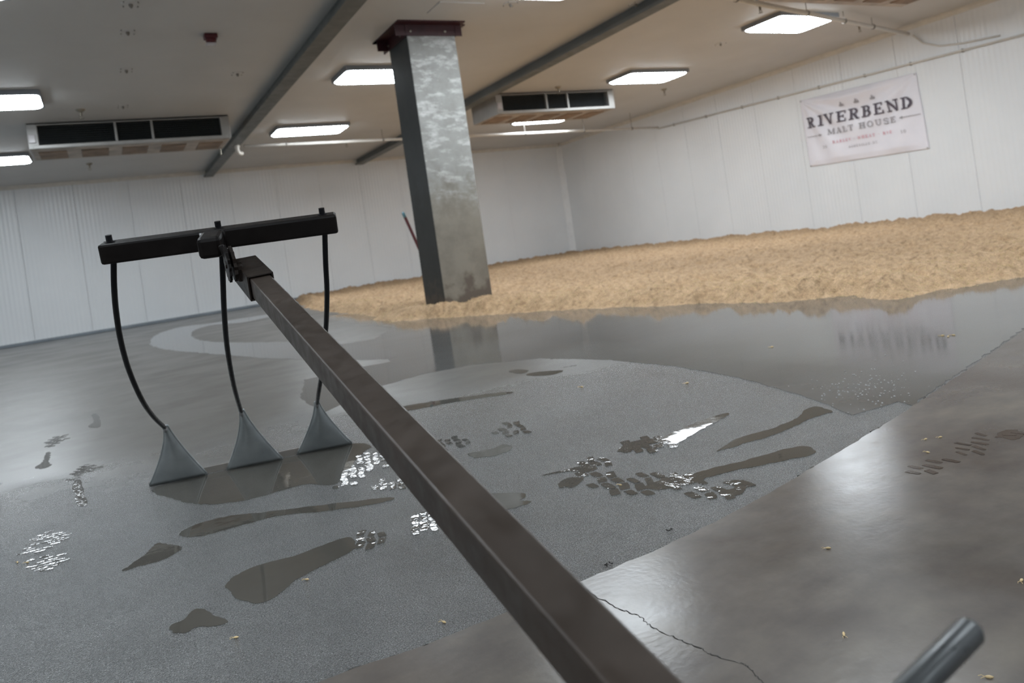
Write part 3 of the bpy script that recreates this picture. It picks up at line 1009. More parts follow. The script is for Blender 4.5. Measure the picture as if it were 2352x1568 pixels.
lettering('RIVERBEND', 0.045, 0.953, 0.565, 0.722, MT['ink'], 0.17, single=True)
lettering('MALT HOUSE', 0.227, 0.80, 0.417, 0.500, MT['ink_grey'], 0.18, single=True)
lettering('BARLEY . WHEAT . RYE', 0.263, 0.758, 0.282, 0.322, MT['ink_red'], 0.30, bold=0.9)
lettering('ASHEVILLE NC', 0.389, 0.632, 0.185, 0.214, MT['ink_grey'], 0.25, bold=0.8)
lettering('20', 0.165, 0.21, 0.235, 0.275, MT['ink_grey'], 0.2)
lettering('10', 0.83, 0.87, 0.258, 0.298, MT['ink_grey'], 0.2)
for u in (0.383, 0.515, 0.647):   # small sprig marks over the name
    bm = NB()
    f_ = lambda a, b, u=u: bpt(u + a * 0.022, 0.815 + b * 0.034, 0.020) - bo
    ribbon_into(bm, [(0, -0.9), (0, 0.9)], 0.45, f_)
    ribbon_into(bm, [(-0.9, -0.45), (0.9, -0.45)], 0.8, f_)
    ribbon_into(bm, [(-0.4, 0.25), (0.4, 0.25)], 0.5, f_)
    obj('sprig_mark', bm, MT['ink_grey'], bt)
for u0, u1, head in ((0.028, 0.185, 1), (0.985, 0.832, 1)):   # arrows
    bm = NB()
    vv = 0.437 if u0 < .5 else 0.463
    f_ = lambda a, b, u0=u0, u1=u1, vv=vv: bpt(u0 + (u1 - u0) * a, vv + b, 0.020) - bo
    ribbon_into(bm, [(0.1 * k_, 0) for k_ in range(10)], 0.008, f_)
    ribbon_into(bm, [(0.8, 0), (0.87, 0)], 0.034, f_)
    ribbon_into(bm, [(0.87, 0), (0.97, 0)], 0.018, f_)
    obj('arrow_mark', bm, MT['ink_grey'], bt)

# ------------------------------------------------------------------ water on the floor
def smooth_closed(pts, k=5, jit=0.0, seed=1):
    rg = random.Random(seed)
    out = []
    n = len(pts)
    for i in range(n):
        p0, p1, p2, p3 = (Vector(pts[(i + d) % n][:2]) for d in (-1, 0, 1, 2))
        for j in range(k):
            t = j / k
            q = 0.5 * ((2 * p1) + (-p0 + p2) * t + (2 * p0 - 5 * p1 + 4 * p2 - p3) * t * t + (-p0 + 3 * p1 - 3 * p2 + p3) * t ** 3)
            sc_ = jit * (p2 - p1).length
            out.append((q.x + rg.uniform(-1, 1) * sc_, q.y + rg.uniform(-1, 1) * sc_))
    return out


def in_poly(p, poly):
    c = False
    n = len(poly)
    for i in range(n):
        a, b = poly[i], poly[(i + 1) % n]
        if (a[1] > p[1]) != (b[1] > p[1]) and p[0] < (b[0] - a[0]) * (p[1] - a[1]) / (b[1] - a[1]) + a[0]:
            c = not c
    return c


def film(name, px, z, mat, label, cat, k=5, jit=0.0, seed=1, group=None, base=0.0, fray=1.0):
    pts = [flr(a, b, base) for a, b in px]
    ol = smooth_closed(pts, k + 5, jit, seed)
    rg_ = random.Random(seed * 13)
    ph = [(rg_.uniform(40, 260), rg_.uniform(0, 6.28), rg_.uniform(0, 6.28)) for _ in range(7)]
    out, n = [], len(ol)
    for i in range(n):
        (xa, ya), (xb, yb) = ol[i - 1], ol[(i + 1) % n]
        l_ = math.hypot(xb - xa, yb - ya) or 1
        w = sum(math.sin(f_ * ol[i][0] + p1) * math.sin(f_ * ol[i][1] + p2) * 60 / (f_ + 40) for f_, p1, p2 in ph) * 0.0030 * fray
        out.append((ol[i][0] + (yb - ya) / l_ * w, ol[i][1] - (xb - xa) / l_ * w))
    return tag(obj(name, prism(NB(), out, base + 0.0002, base + z), MT[mat]), label, cat, group)


# outline of the grain bed
GE = [Vector((*q, 0)) for q in [(3.7, 17.3), (3.55, 16.2), (3.27, 14.68), (3.02, 12.8), (2.88, 11.16), (2.86, 9.8), (2.82, 9.0), (2.66, 8.3), (2.60, 7.55), (2.86, 7.15), (3.02, 6.75), (3.12, 6.45), (3.40, 5.77), (3.68, 5.14), (3.85, 4.46), (4.02, 4.0), (4.07, 3.53), (4.22, 3.23), (4.10, 2.86), (4.39, 2.83), (4.79, 2.71), (5.07, 2.58), (6.2, 2.72), (7.6, 3.05), (9.2, 3.45), (RW, 4.0)]]
# the broad sheet of water between the beaded floor and the grain
sheet_px = [(742, 948), (800, 920), (870, 888), (960, 862), (1080, 838), (1240, 823), (1400, 826), (1560, 842), (1680, 864), (1780, 889), (1870, 917), (1955, 952)]
sheet = [flr(a, b) for a, b in sheet_px] + [flr(a, b) for a, b in [(2005, 938), (2062, 922), (2112, 934)]]
sheet += [Vector((p[0], p[1] + 0.03, 0)) for p in ed if p[0] > sheet[-1].x + 0.03]
sheet = [p for p in sheet if p.x < 5.6]
sheet += [Vector((5.5, 2.75, 0))] + [p + Vector((0.16, 0.02, 0)) for p in GE[21:4:-1]] + [flr(742, 727), flr(800, 742), flr(900, 752), flr(860, 778), flr(720, 800), flr(775, 822), flr(888, 823), flr(900, 830), flr(800, 848), flr(700, 872), flr(690, 915)]
pl = []
rg = random.Random(2)
for a, b in zip(sheet, sheet[1:] + sheet[:1]):
    L_ = (b - a).length
    k = max(1, min(40, int(L_ / 0.04)))
    for i in range(k):
        q = a.lerp(b, i / k)
        pl.append((q.x + rg.uniform(-1, 1) * 0.006, q.y + rg.uniform(-1, 1) * 0.008))
tag(obj('water_sheet', prism(NB(), pl, 0.0002, 0.0007), MT['film']), 'broad mirror-like sheet of water between the grain and the beaded floor', 'water')

film('puddle', [(1000 * .72 + 180, 822), (760, 826), (620, 823), (520, 815), (430, 808), (370, 800), (345, 790), (350, 775), (375, 762), (420, 750), (500, 740), (600, 724), (640, 722), (560, 740), (490, 746), (450, 757), (440, 768), (455, 780), (520, 786), (600, 786), (700, 786), (880, 800)],
     0.0009, 'mirror', 'pale curved puddle hooked like a C by the back wall', 'puddle', 6, 0.01, 4)
film('puddle', [(352, 1123), (478, 1089), (648, 1053), (808, 1019), (852, 1024), (838, 1036), (815, 1060), (786, 1100), (758, 1113), (700, 1112), (640, 1128), (560, 1149), (470, 1158), (400, 1146)],
     0.0008, 'puddle', 'smooth dark puddle in front of the three rake blades', 'puddle', 5, 0.012, 5)
film('puddle', [(412, 1224), (450, 1205), (520, 1186), (640, 1172), (780, 1155), (890, 1142), (893, 1150), (790, 1168), (640, 1185), (540, 1210), (470, 1229), (425, 1231)],
     0.0007, 'puddle', 'long thin wet streak left of the handle below the rake puddle', 'puddle', 5, 0.02, 6)
film('puddle', [(520, 1347), (545, 1320), (600, 1296), (680, 1275), (760, 1245), (802, 1234), (816, 1246), (805, 1265), (770, 1285), (720, 1310), (682, 1330), (640, 1365), (592, 1386), (545, 1372)],
     0.0007, 'puddle', 'large smeared wet skid mark in the near beaded floor', 'puddle', 5, 0.015, 7)
film('puddle', [(282, 1310), (330, 1276), (358, 1250), (380, 1249), (418, 1256), (395, 1275), (365, 1288), (312, 1302)],
     0.0007, 'puddle', 'arrow shaped wet mark left of the long streak', 'puddle', 5, 0.03, 8)
film('puddle', [(389, 1447), (396, 1435), (420, 1424), (440, 1405), (460, 1397), (490, 1411), (522, 1426), (500, 1436), (452, 1440), (430, 1452), (402, 1454)],
     0.0007, 'puddle', 'small dark wet mark nearest the bottom left corner', 'puddle', 5, 0.02, 9)
film('puddle', [(905, 937), (1040, 915), (1158, 900), (1170, 904), (1052, 922), (935, 943)],
     0.0007, 'puddle', 'narrow dark streak right of the handle near the water sheet', 'puddle', 5, 0.01, 10)
film('puddle', [(1516, 1008), (1590, 974), (1664, 949), (1670, 955), (1612, 985), (1552, 1019), (1530, 1020)],
     0.0007, 'puddle', 'bright wedge shaped wet streak mirroring a ceiling light', 'puddle', 5, 0.008, 12)
film('puddle', [(1648, 1034), (1700, 1005), (1770, 985), (1830, 960), (1850, 940), (1880, 934), (1914, 945), (1890, 951), (1852, 966), (1780, 998), (1710, 1018), (1662, 1033)],
     0.0007, 'puddle', 'long wet streak just under the point of the water sheet', 'puddle', 5, 0.012, 13)
film('puddle', [(1588, 1090), (1650, 1072), (1720, 1055), (1800, 1032), (1850, 1025), (1874, 1035), (1860, 1045), (1790, 1060), (1710, 1076), (1640, 1092), (1600, 1106)],
     0.0007, 'puddle', 'rounded wet streak running from the tyre-like print towards the apron', 'puddle', 5, 0.01, 14)
film('puddle', [(1100, 1137), (1190, 1132), (1209, 1140), (1192, 1149), (1222, 1152), (1180, 1166), (1120, 1172), (1080, 1160)],
     0.0007, 'puddle', 'wet skid mark beside the middle of the handle', 'puddle', 5, 0.012, 15)
film('puddle', [(1168, 853), (1190, 848), (1214, 851), (1196, 858)], 0.0007, 'puddle', 'left of two small wet spots in front of the water sheet', 'puddle', 4, 0.01, 16)
film('puddle', [(1208, 860), (1240, 853), (1292, 851), (1270, 860), (1226, 863)], 0.0007, 'puddle', 'right of two small wet spots in front of the water sheet', 'puddle', 4, 0.01, 17)
film('puddle', [(80, 1074), (98, 1060), (106, 1040), (116, 1040), (112, 1060), (118, 1068), (100, 1076)], 0.0007, 'puddle', 'small hooked wet spot near the left edge', 'puddle', 4, 0.01, 18)
film('puddle', [(203, 980), (216, 968), (210, 953), (224, 950), (232, 970), (226, 981)], 0.0007, 'puddle', 'small faint wet spot left of the nearest tine', 'puddle', 4, 0.01, 19)


# bubbles floating near the point of the sheet
bm = NB()
rg_ = random.Random(77)
for k in range(170):
    u_, v_ = rg_.gauss(0, 1), rg_.gauss(0, 1)
    p = flr(1985 + u_ * 60, 893 + v_ * 24 - u_ * 6)
    if not in_poly((p.x, p.y), pl):
        continue
    r_ = rg_.uniform(0.0012, 0.0034)
    lathe(bm, (p.x, p.y, 0.0006), (0, 0, 1), [(r_, 0), (r_ * 0.92, r_ * 0.4), (r_ * 0.6, r_ * 0.75), (r_ * 0.15, r_ * 0.95)], 8)
tag(obj('bubble_cluster', bm, MT['bubble'], None, True), 'scatter of tiny bubbles on the water by the apron', 'bubbles', kind='stuff')


# boot prints: tread blocks inside a sole outline
def boot_print(px, ang, label, pitch=0.022, lug=0.014, fill=0.8, seed=1, mat='print', base=0.0, group='wet boot prints on the floor', slant=0.35, solid=()):
    """px outlines the sole; treads run across direction ang (degrees, world)"""
    poly = [tuple(flr(a, b, base)[:2]) for a, b in px]
    poly = smooth_closed([Vector((*p, 0)) for p in poly], 4)
    rg = random.Random(seed)
    cxx = sum(p[0] for p in poly) / len(poly); cyy = sum(p[1] for p in poly) / len(poly)
    ca, sa = math.cos(math.radians(ang)), math.sin(math.radians(ang))
    R_ = max(math.hypot(p[0] - cxx, p[1] - cyy) for p in poly)
    bm = NB()
    n = int(R_ / pitch) + 1
    cell = pitch * 1.5
    m_ = int(R_ / cell) + 1
    for i in range(-n, n + 1):
        for j in range(-m_, m_ + 1):
            a, b = i * pitch, j * cell + (0.5 * cell if i % 2 else 0)
            wx, wy = cxx + a * ca - b * sa, cyy + a * sa + b * ca
            if not in_poly((wx, wy), poly) or rg.random() > fill:
                continue
            l0, l1 = lug * rg.uniform(0.8, 1.1), cell * rg.uniform(0.62, 0.92)
            loc = []
            for (p, q) in ((-.5, -.5), (0, -.56), (.5, -.5), (.55, 0), (.5, .5), (0, .55), (-.5, .5), (-.56, 0)):
                aa, bb = p * l0 + q * l1 * slant * (1 if j % 2 else -1) * 0.5, q * l1
                aa += rg.uniform(-1, 1) * 0.0012; bb += rg.uniform(-1, 1) * 0.0016
                loc.append((wx + aa * ca - bb * sa, wy + aa * sa + bb * ca))
            prism(bm, loc, base + 0.0002, base + rg.uniform(0.0005, 0.0010))
    for sp in solid:
        q = smooth_closed([flr(a, b, base) for a, b in sp], 4, 0.02, seed)
        prism(bm, q, base + 0.0002, base + 0.0006)
    return tag(obj('wet_footprint', bm, MT[mat]), label, 'footprint', group)


boot_print([(45, 1268), (70, 1240), (100, 1220), (130, 1219), (160, 1232), (155, 1245), (120, 1258), (80, 1269)], 82, 'striped sole of a wet boot print at the lower left edge', 0.021, 0.011, 0.8, 21)
boot_print([(58, 1292), (90, 1280), (142, 1272), (146, 1290), (130, 1305), (90, 1311), (70, 1302)], 82, 'striped heel of a wet boot print at the lower left edge', 0.021, 0.011, 0.8, 22)
boot_print([(150, 1118), (160, 1095), (185, 1070), (215, 1066), (232, 1074), (205, 1085), (180, 1095)], 75, 'wet boot print with a straight heel bar left of the blades', 0.019, 0.010, 0.85, 23,
           solid=([(168, 1106), (188, 1103), (192, 1130), (200, 1158), (178, 1160), (172, 1135)],))
boot_print([(105, 1018), (120, 1004), (150, 999), (158, 1006), (135, 1015), (120, 1026)], 75, 'faint wet boot print below the back wall at the left', 0.03, 0.02, 0.9, 24)
boot_print([(812, 1246), (826, 1225), (872, 1216), (888, 1236), (880, 1252), (835, 1262)], -20, 'blocky heel print at the end of the large skid mark', 0.027, 0.02, 0.9, 25)
boot_print([(770, 1118), (790, 1085), (800, 1062), (840, 1040), (885, 1048), (890, 1070), (850, 1090), (800, 1116)], -15, 'glittering boot print behind the handle beside the rake puddle', 0.028, 0.02, 0.9, 26)
boot_print([(842, 1118), (880, 1098), (930, 1095), (960, 1110), (920, 1124), (870, 1122)], -15, 'glittering boot print partly hidden by the handle', 0.026, 0.018, 0.9, 27)
boot_print([(940, 1215), (945, 1190), (975, 1172), (1000, 1185), (1010, 1205), (990, 1220), (960, 1224)], -20, 'bright small boot print touching the left side of the handle', 0.024, 0.018, 0.95, 28)
boot_print([(985, 1020), (1000, 1008), (1060, 1004), (1080, 1012), (1060, 1030), (1010, 1034)], -15, 'bumpy boot print right of the upper handle', 0.03, 0.02, 0.85, 29)
film('puddle', [(1075, 1042), (1130, 1030), (1158, 1020), (1176, 1029), (1140, 1045), (1095, 1050)], 0.0007, 'puddle', 'small wet crescent right of the bumpy boot print', 'puddle', 5, 0.02, 29)
boot_print([(1132, 992), (1145, 975), (1190, 970), (1222, 982), (1210, 994), (1170, 1001)], -15, 'round tread print on the pale floor in the middle', 0.034, 0.022, 0.8, 30)
boot_print([(1414, 1036), (1445, 1012), (1515, 1003), (1548, 1012), (1540, 1028), (1480, 1041), (1432, 1042)], -15, 'wet boot print at the foot of the bright streak', 0.034, 0.028, 0.95, 31,
           solid=([(1418, 1036), (1445, 1016), (1500, 1007), (1490, 1022), (1450, 1034)],))
boot_print([(1284, 1108), (1302, 1095), (1380, 1080), (1450, 1078), (1520, 1083), (1575, 1084), (1606, 1096), (1600, 1114), (1560, 1122), (1500, 1132), (1400, 1130), (1312, 1123)], -18, 'long tyre-like tread print in the beaded floor', 0.036, 0.024, 0.92, 32,
           solid=([(1286, 1108), (1306, 1098), (1340, 1096), (1330, 1110), (1310, 1120)], [(1480, 1118), (1540, 1096), (1590, 1090), (1600, 1106), (1560, 1116), (1520, 1124)]))
boot_print([(1596, 1130), (1640, 1105), (1700, 1100), (1716, 1108), (1704, 1136), (1650, 1146), (1560, 1142)], -18, 'wet boot heel nearest the apron edge', 0.036, 0.022, 0.7, 33,
           solid=([(1660, 1108), (1690, 1102), (1716, 1108), (1706, 1132), (1672, 1140), (1652, 1132), (1690, 1118)],))
boot_print([(1330, 1072), (1352, 1052), (1376, 1048), (1422, 1062), (1380, 1074), (1346, 1082)], -18, 'tail shaped wet print above the tyre-like tread', 0.032, 0.022, 0.85, 34,
           solid=([(1244, 1092), (1300, 1078), (1340, 1070), (1372, 1074), (1350, 1084), (1310, 1082)],))
# damp prints on the dry apron
boot_print([(2080, 1088), (2110, 1066), (2160, 1048), (2200, 1056), (2180, 1078), (2120, 1094)], -10, 'damp brown boot print on the dry apron', 0.03, 0.015, 0.85, 41, 'damp', APRON_Z, 'damp boot prints on the apron')
boot_print([(2205, 1040), (2222, 1006), (2262, 992), (2285, 1000), (2282, 1030), (2245, 1042)], -10, 'damp broken boot print on the apron near the right edge', 0.03, 0.012, 1.0, 42, 'damp', APRON_Z, 'damp boot prints on the apron')
boot_print([(2290, 1000), (2300, 992), (2330, 988), (2351, 998), (2335, 1008), (2306, 1006)], 20, 'solid damp heel mark on the apron at the right edge', 0.02, 0.012, 0.9, 43, 'damp', APRON_Z, 'damp boot prints on the apron',
           solid=([(2290, 998), (2302, 990), (2330, 987), (2351, 998), (2330, 1010), (2308, 1006)],))

# ------------------------------------------------------------------ grain bed
rg = np.random.RandomState(4)


def vnoise(xy, scale, seed):
    r_ = np.random.RandomState(seed)
    tab = r_.rand(256, 256)
    p = xy * scale
    i = np.floor(p).astype(int); f_ = p - i
    f_ = f_ * f_ * (3 - 2 * f_)
    g_ = lambda a, b: tab[(i[:, 0] + a) % 256, (i[:, 1] + b) % 256]
    return (g_(0, 0) * (1 - f_[:, 0]) + g_(1, 0) * f_[:, 0]) * (1 - f_[:, 1]) + (g_(0, 1) * (1 - f_[:, 0]) + g_(1, 1) * f_[:, 0]) * f_[:, 1]


EP = np.array([(p.x, p.y) for p in GE])


def edge_dist(P):
    """signed distance to the grain edge, positive inside (to the right / behind)"""
    best = np.full(len(P), 1e9); sgn = np.ones(len(P))
    for a, b in zip(EP[:-1], EP[1:]):
        d_ = b - a
        t_ = np.clip(((P - a) @ d_) / (d_ @ d_), 0, 1)
        q = a + t_[:, None] * d_
        dd = np.hypot(*(P - q).T)
        cr = d_[0] * (P[:, 1] - a[1]) - d_[1] * (P[:, 0] - a[0])
        best = np.minimum(best, dd)
    poly_ = np.vstack([EP, [[RW + 1, 4.0], [RW + 1, RD + 1], [3.7, RD + 1]]])
    ins = np.zeros(len(P), bool)
    for a, b in zip(poly_, np.roll(poly_, -1, 0)):
        if a[1] == b[1]: continue
        c_ = ((a[1] > P[:, 1]) != (b[1] > P[:, 1])) & (P[:, 0] < (b[0] - a[0]) * (P[:, 1] - a[1]) / (b[1] - a[1]) + a[0])
        ins ^= c_
    return np.where(ins, best, -best)


def grain_h(P):
    d_ = edge_dist(P) + (vnoise(P, 3.0, 1) - 0.5) * 0.16 + (vnoise(P, 11.0, 2) - 0.5) * 0.10
    e_ = np.clip(d_ / 0.22, 0, 1)
    prof = 0.085 * (1 - (1 - e_) ** 2)
    lumps = (vnoise(P, 2.2, 3) - 0.5) * 0.016 + (vnoise(P, 6.0, 4) - 0.5) * 0.055 + (vnoise(P, 13.0, 5) - 0.5) * 0.065 - np.clip(vnoise(P, 8.0, 7) - 0.62, 0, 1) * 0.16 + (vnoise(P, 30.0, 6) - 0.5) * 0.030
    rim = np.exp(-((d_ - 0.16) / 0.12) ** 2) * (vnoise(P, 2.6, 8) ** 2) * 0.10
    return prof + lumps * np.clip(d_ / 0.1, 0, 1) + rim * e_, d_


xs = np.arange(2.2, RW + 0.001, 0.04); xs[-1] = RW - 0.002
ys = np.concatenate([np.arange(2.3, 9.0, 0.04), np.arange(9.0, 17.33, 0.075), [RD - 0.04]])
GX, GY = np.meshgrid(xs, ys)
GP = np.stack([GX.ravel(), GY.ravel()], 1)
jit = (rg.rand(len(GP), 2) - 0.5) * 0.02
GPj = GP + jit
GPj[:, 0] = np.minimum(GPj[:, 0], RW - 0.002); GPj[:, 1] = np.minimum(GPj[:, 1], RD - 0.04)
hh, dd = grain_h(GPj)
nx, ny = len(xs), len(ys)
idx = np.arange(nx * ny).reshape(ny, nx)
q = np.stack([idx[:-1, :-1], idx[:-1, 1:], idx[1:, 1:], idx[1:, :-1]], -1).reshape(-1, 4)
qc = GPj[q].mean(1)
keep = (dd[q] > 0.0).any(1) & ~((qc[:, 0] > CX0 + 0.05) & (qc[:, 0] < CX1 - 0.05) & (qc[:, 1] > CY0 + 0.05) & (qc[:, 1] < CY1 - 0.05))
q = q[keep]
used = np.unique(q)
remap = -np.ones(nx * ny, int); remap[used] = np.arange(len(used))
V = np.column_stack([GPj[used], np.where(dd[used] > 0, np.maximum(hh[used], 0.004), 0.0003)])
me = bpy.data.meshes.new('grain_bed')
me.from_pydata(V.tolist(), [], remap[q].tolist())
me.polygons.foreach_set('use_smooth', [True] * len(me.polygons))
gb = empty('grain_bed', (6.5, 9.0, 0), 'wide bed of pale tan germinating barley spread against the walls', 'grain', kind='stuff')
me.transform(Matrix.Translation((-6.5, -9.0, 0)))
obj('bed_surface', me, MT['grain'], gb)
# loose kernels on the near slope of the bed
KV = np.array([(-1, 0, 0), (1, 0, 0), (0, -.38, 0), (0, .38, 0), (0, 0, -.34), (0, 0, .34)], float) * 0.0055
KF = [(0, 2, 5), (0, 5, 3), (0, 3, 4), (0, 4, 2), (1, 5, 2), (1, 3, 5), (1, 4, 3), (1, 2, 4)]
cand = rg.rand(150000, 2) * np.array([5.6, 9.0]) + np.array([2.5, 2.4])
h_, d_ = grain_h(cand)
pr_ = np.exp(-np.maximum(d_ - 0.05, 0) / 0.55)
ok = (d_ > -0.06) & (rg.rand(len(cand)) < pr_ * np.where(d_ < 0, 0.25, 1.0))
cand, h_, d_ = cand[ok][:26000], h_[ok][:26000], d_[ok][:26000]
nk = len(cand)
ax = rg.normal(size=(nk, 3)); ax[:, 2] *= 0.5; ax /= np.linalg.norm(ax, axis=1)[:, None]
up = np.cross(ax, rg.normal(size=(nk, 3))); up /= np.linalg.norm(up, axis=1)[:, None]
sd = np.cross(ax, up)
sc_ = rg.uniform(0.8, 1.6, nk)
kv = (KV[None, :, 0:1] * ax[:, None] + KV[None, :, 1:2] * up[:, None] + KV[None, :, 2:3] * sd[:, None]) * sc_[:, None, None]
base_z = np.where(d_ > 0, np.maximum(h_, 0.0), 0.0) + 0.003
kv = kv + np.column_stack([cand, base_z])[:, None] - np.array([6.5, 9.0, 0])
kf = (np.array(KF)[None] + (np.arange(nk) * 6)[:, None, None]).reshape(-1, 3)
me = bpy.data.meshes.new('loose_kernels')
me.from_pydata(kv.reshape(-1, 3).tolist(), [], kf.tolist())
tag(obj('loose_kernels', me, MT['kernel'], gb), kind='stuff')
tag(gb.children[0], kind='stuff')


# single kernels lying on the floor
def kernel_mesh():
    bm = NB()
    lathe(bm, (0, -0.0055, 0), (0, 1, 0), [(0.0004, 0), (0.0016, 0.002), (0.0023, 0.005), (0.0018, 0.0085), (0.0005, 0.011)], 8)
    return bm


def rootlet_mesh():
    bm = NB()
    tube(bm, [(0, 0.005, 0), (0.002, 0.009, 0.001), (0.001, 0.013, 0)], 0.0004, 5)
    tube(bm, [(0, 0.005, 0), (-0.003, 0.008, 0.0005), (-0.005, 0.011, 0)], 0.0004, 5)
    return bm


KS = [(1020, 1428, 0, 20, 'barley kernel on the beaded floor left of the handle near the apron'),
      (542, 1463, 0, 60, 'greenish barley kernel near the bottom left of the floor'),
      (1938, 1455, 1, 130, 'single barley kernel on the dry apron below its middle'),
      (2126, 1008, 1, 80, 'left of two barley kernels above the damp apron boot print'),
      (2160, 1003, 1, 70, 'right of two barley kernels above the damp apron boot print'),
      (2131, 1038, 1, 0, 'pale barley kernel just above the damp apron boot print'),
      (1336, 888, 0, 30, 'barley kernel on the pale floor before the water sheet'),
      (1578, 879, 0, 75, 'dark ended kernel lying close to the water sheet edge'),
      (40, 1291, 0, 10, 'left of two kernels beside the striped heel print'),
      (63, 1291, 0, 50, 'right of two kernels beside the striped heel print'),
      (1425, 1113, 0, 15, 'wet brown kernel in the long tyre-like tread print'),
      (2346, 1332, 1, 100, 'brown kernel on the apron at the right edge'),
      (2272, 1554, 1, 40, 'pale kernel on the apron right of the grip rod'),
      (1902, 1258, 1, 45, 'white crumb on the apron right of the slab edge'),
      (705, 1330, 0, 45, 'pale kernel beside the large skid mark'),
      (2165, 770, 0, 40, 'left kernel of a small heap on the water sheet at the right'),
      (2178, 772, 0, 110, 'middle kernel of a small heap on the water sheet at the right'),
      (2190, 769, 0, 10, 'right kernel of a small heap on the water sheet at the right'),
      (1773, 796, 0, 60, 'dark kernel on the water sheet right of the middle'),
      (575, 1018, 0, 30, 'pale crumb behind the middle rake blade')]
kmesh = rmesh = None
for px, py, on_ap, ang, lb in KS:
    zb = APRON_Z if on_ap else (0.0007 if py < 900 else 0.0)
    p = flr(px, py, zb + 0.002)
    t = empty('barley_kernel', (p.x, p.y, zb + 0.0021), lb, 'kernel', 'single barley kernels on the floor')
    t.rotation_euler = (0, 0, math.radians(ang))
    s_ = 1.0 if py > 950 else 1.5
    t.scale = (s_, s_, s_)
    if kmesh is None:
        a = obj('husk', kernel_mesh(), MT['kernel'], t, True); kmesh = a.data
        b = obj('rootlets', rootlet_mesh(), MT['kernel'], t); rmesh = b.data
    else:
        obj('husk', kmesh, None, t); obj('rootlets', rmesh, None, t)
# dark crumbs of wet grit on the floor
for px, py, lb in [(1540, 1218, 'dark wet crumb of grain on the beaded floor near the apron edge'),
                   (1398, 1298, 'small black grit speck by the slab edge right of the handle')]:
    p = flr(px, py)
    bm = NB()
    r_ = random.Random(px)
    for k in range(7):
        lathe(bm, (r_.uniform(-.006, .006), r_.uniform(-.003, .003), 0.0), (r_.uniform(-1, 1), r_.uniform(-.5, .5), 0.3), [(0.0006, 0), (0.0018, 0.002), (0.0005, 0.005)], 6)
    t = obj('dark_crumb', bm, MT['crack'])
    t.location = (p.x, p.y, 0.002)
    tag(t, lb, 'crumb')

# ------------------------------------------------------------------ the malt rake
RE = Vector((math.cos(-0.27), math.sin(-0.27), 0))          # along the crossbar
RN = Vector((-RE.y, RE.x, 0))                               # away from the handle
CB = at(503, 546, 1.85)                                     # crossbar centre
rk = empty('malt_rake', (CB.x, CB.y, 0), 'steel malt rake with a long square handle, black crossbar and three grey blades', 'rake')
RO = rk.location.copy()
tilt = math.radians(14)
CU = (Vector((0, 0, 1)) * math.cos(tilt) - RN * math.sin(tilt)).normalized()   # crossbar's own up
CN = RE.cross(CU) * -1
CN = CU.cross(RE)                                           # crossbar's own 'away'
CM = Matrix((RE, CN, CU)).transposed()
LEN_L, LEN_R = 0.269, 0.290
cbc = CB + RE * (LEN_R - LEN_L) / 2
cb = obj('crossbar', boxb(cbc - RO, (LEN_L + LEN_R, 0.05, 0.05), CM, 0.006), MT['black_steel'], rk)
TOPS = [at(256, 572, 1.80), at(506, 545, 1.85), at(741, 512, 1.91)]
offs = [(-0.246), 0.003, 0.256]
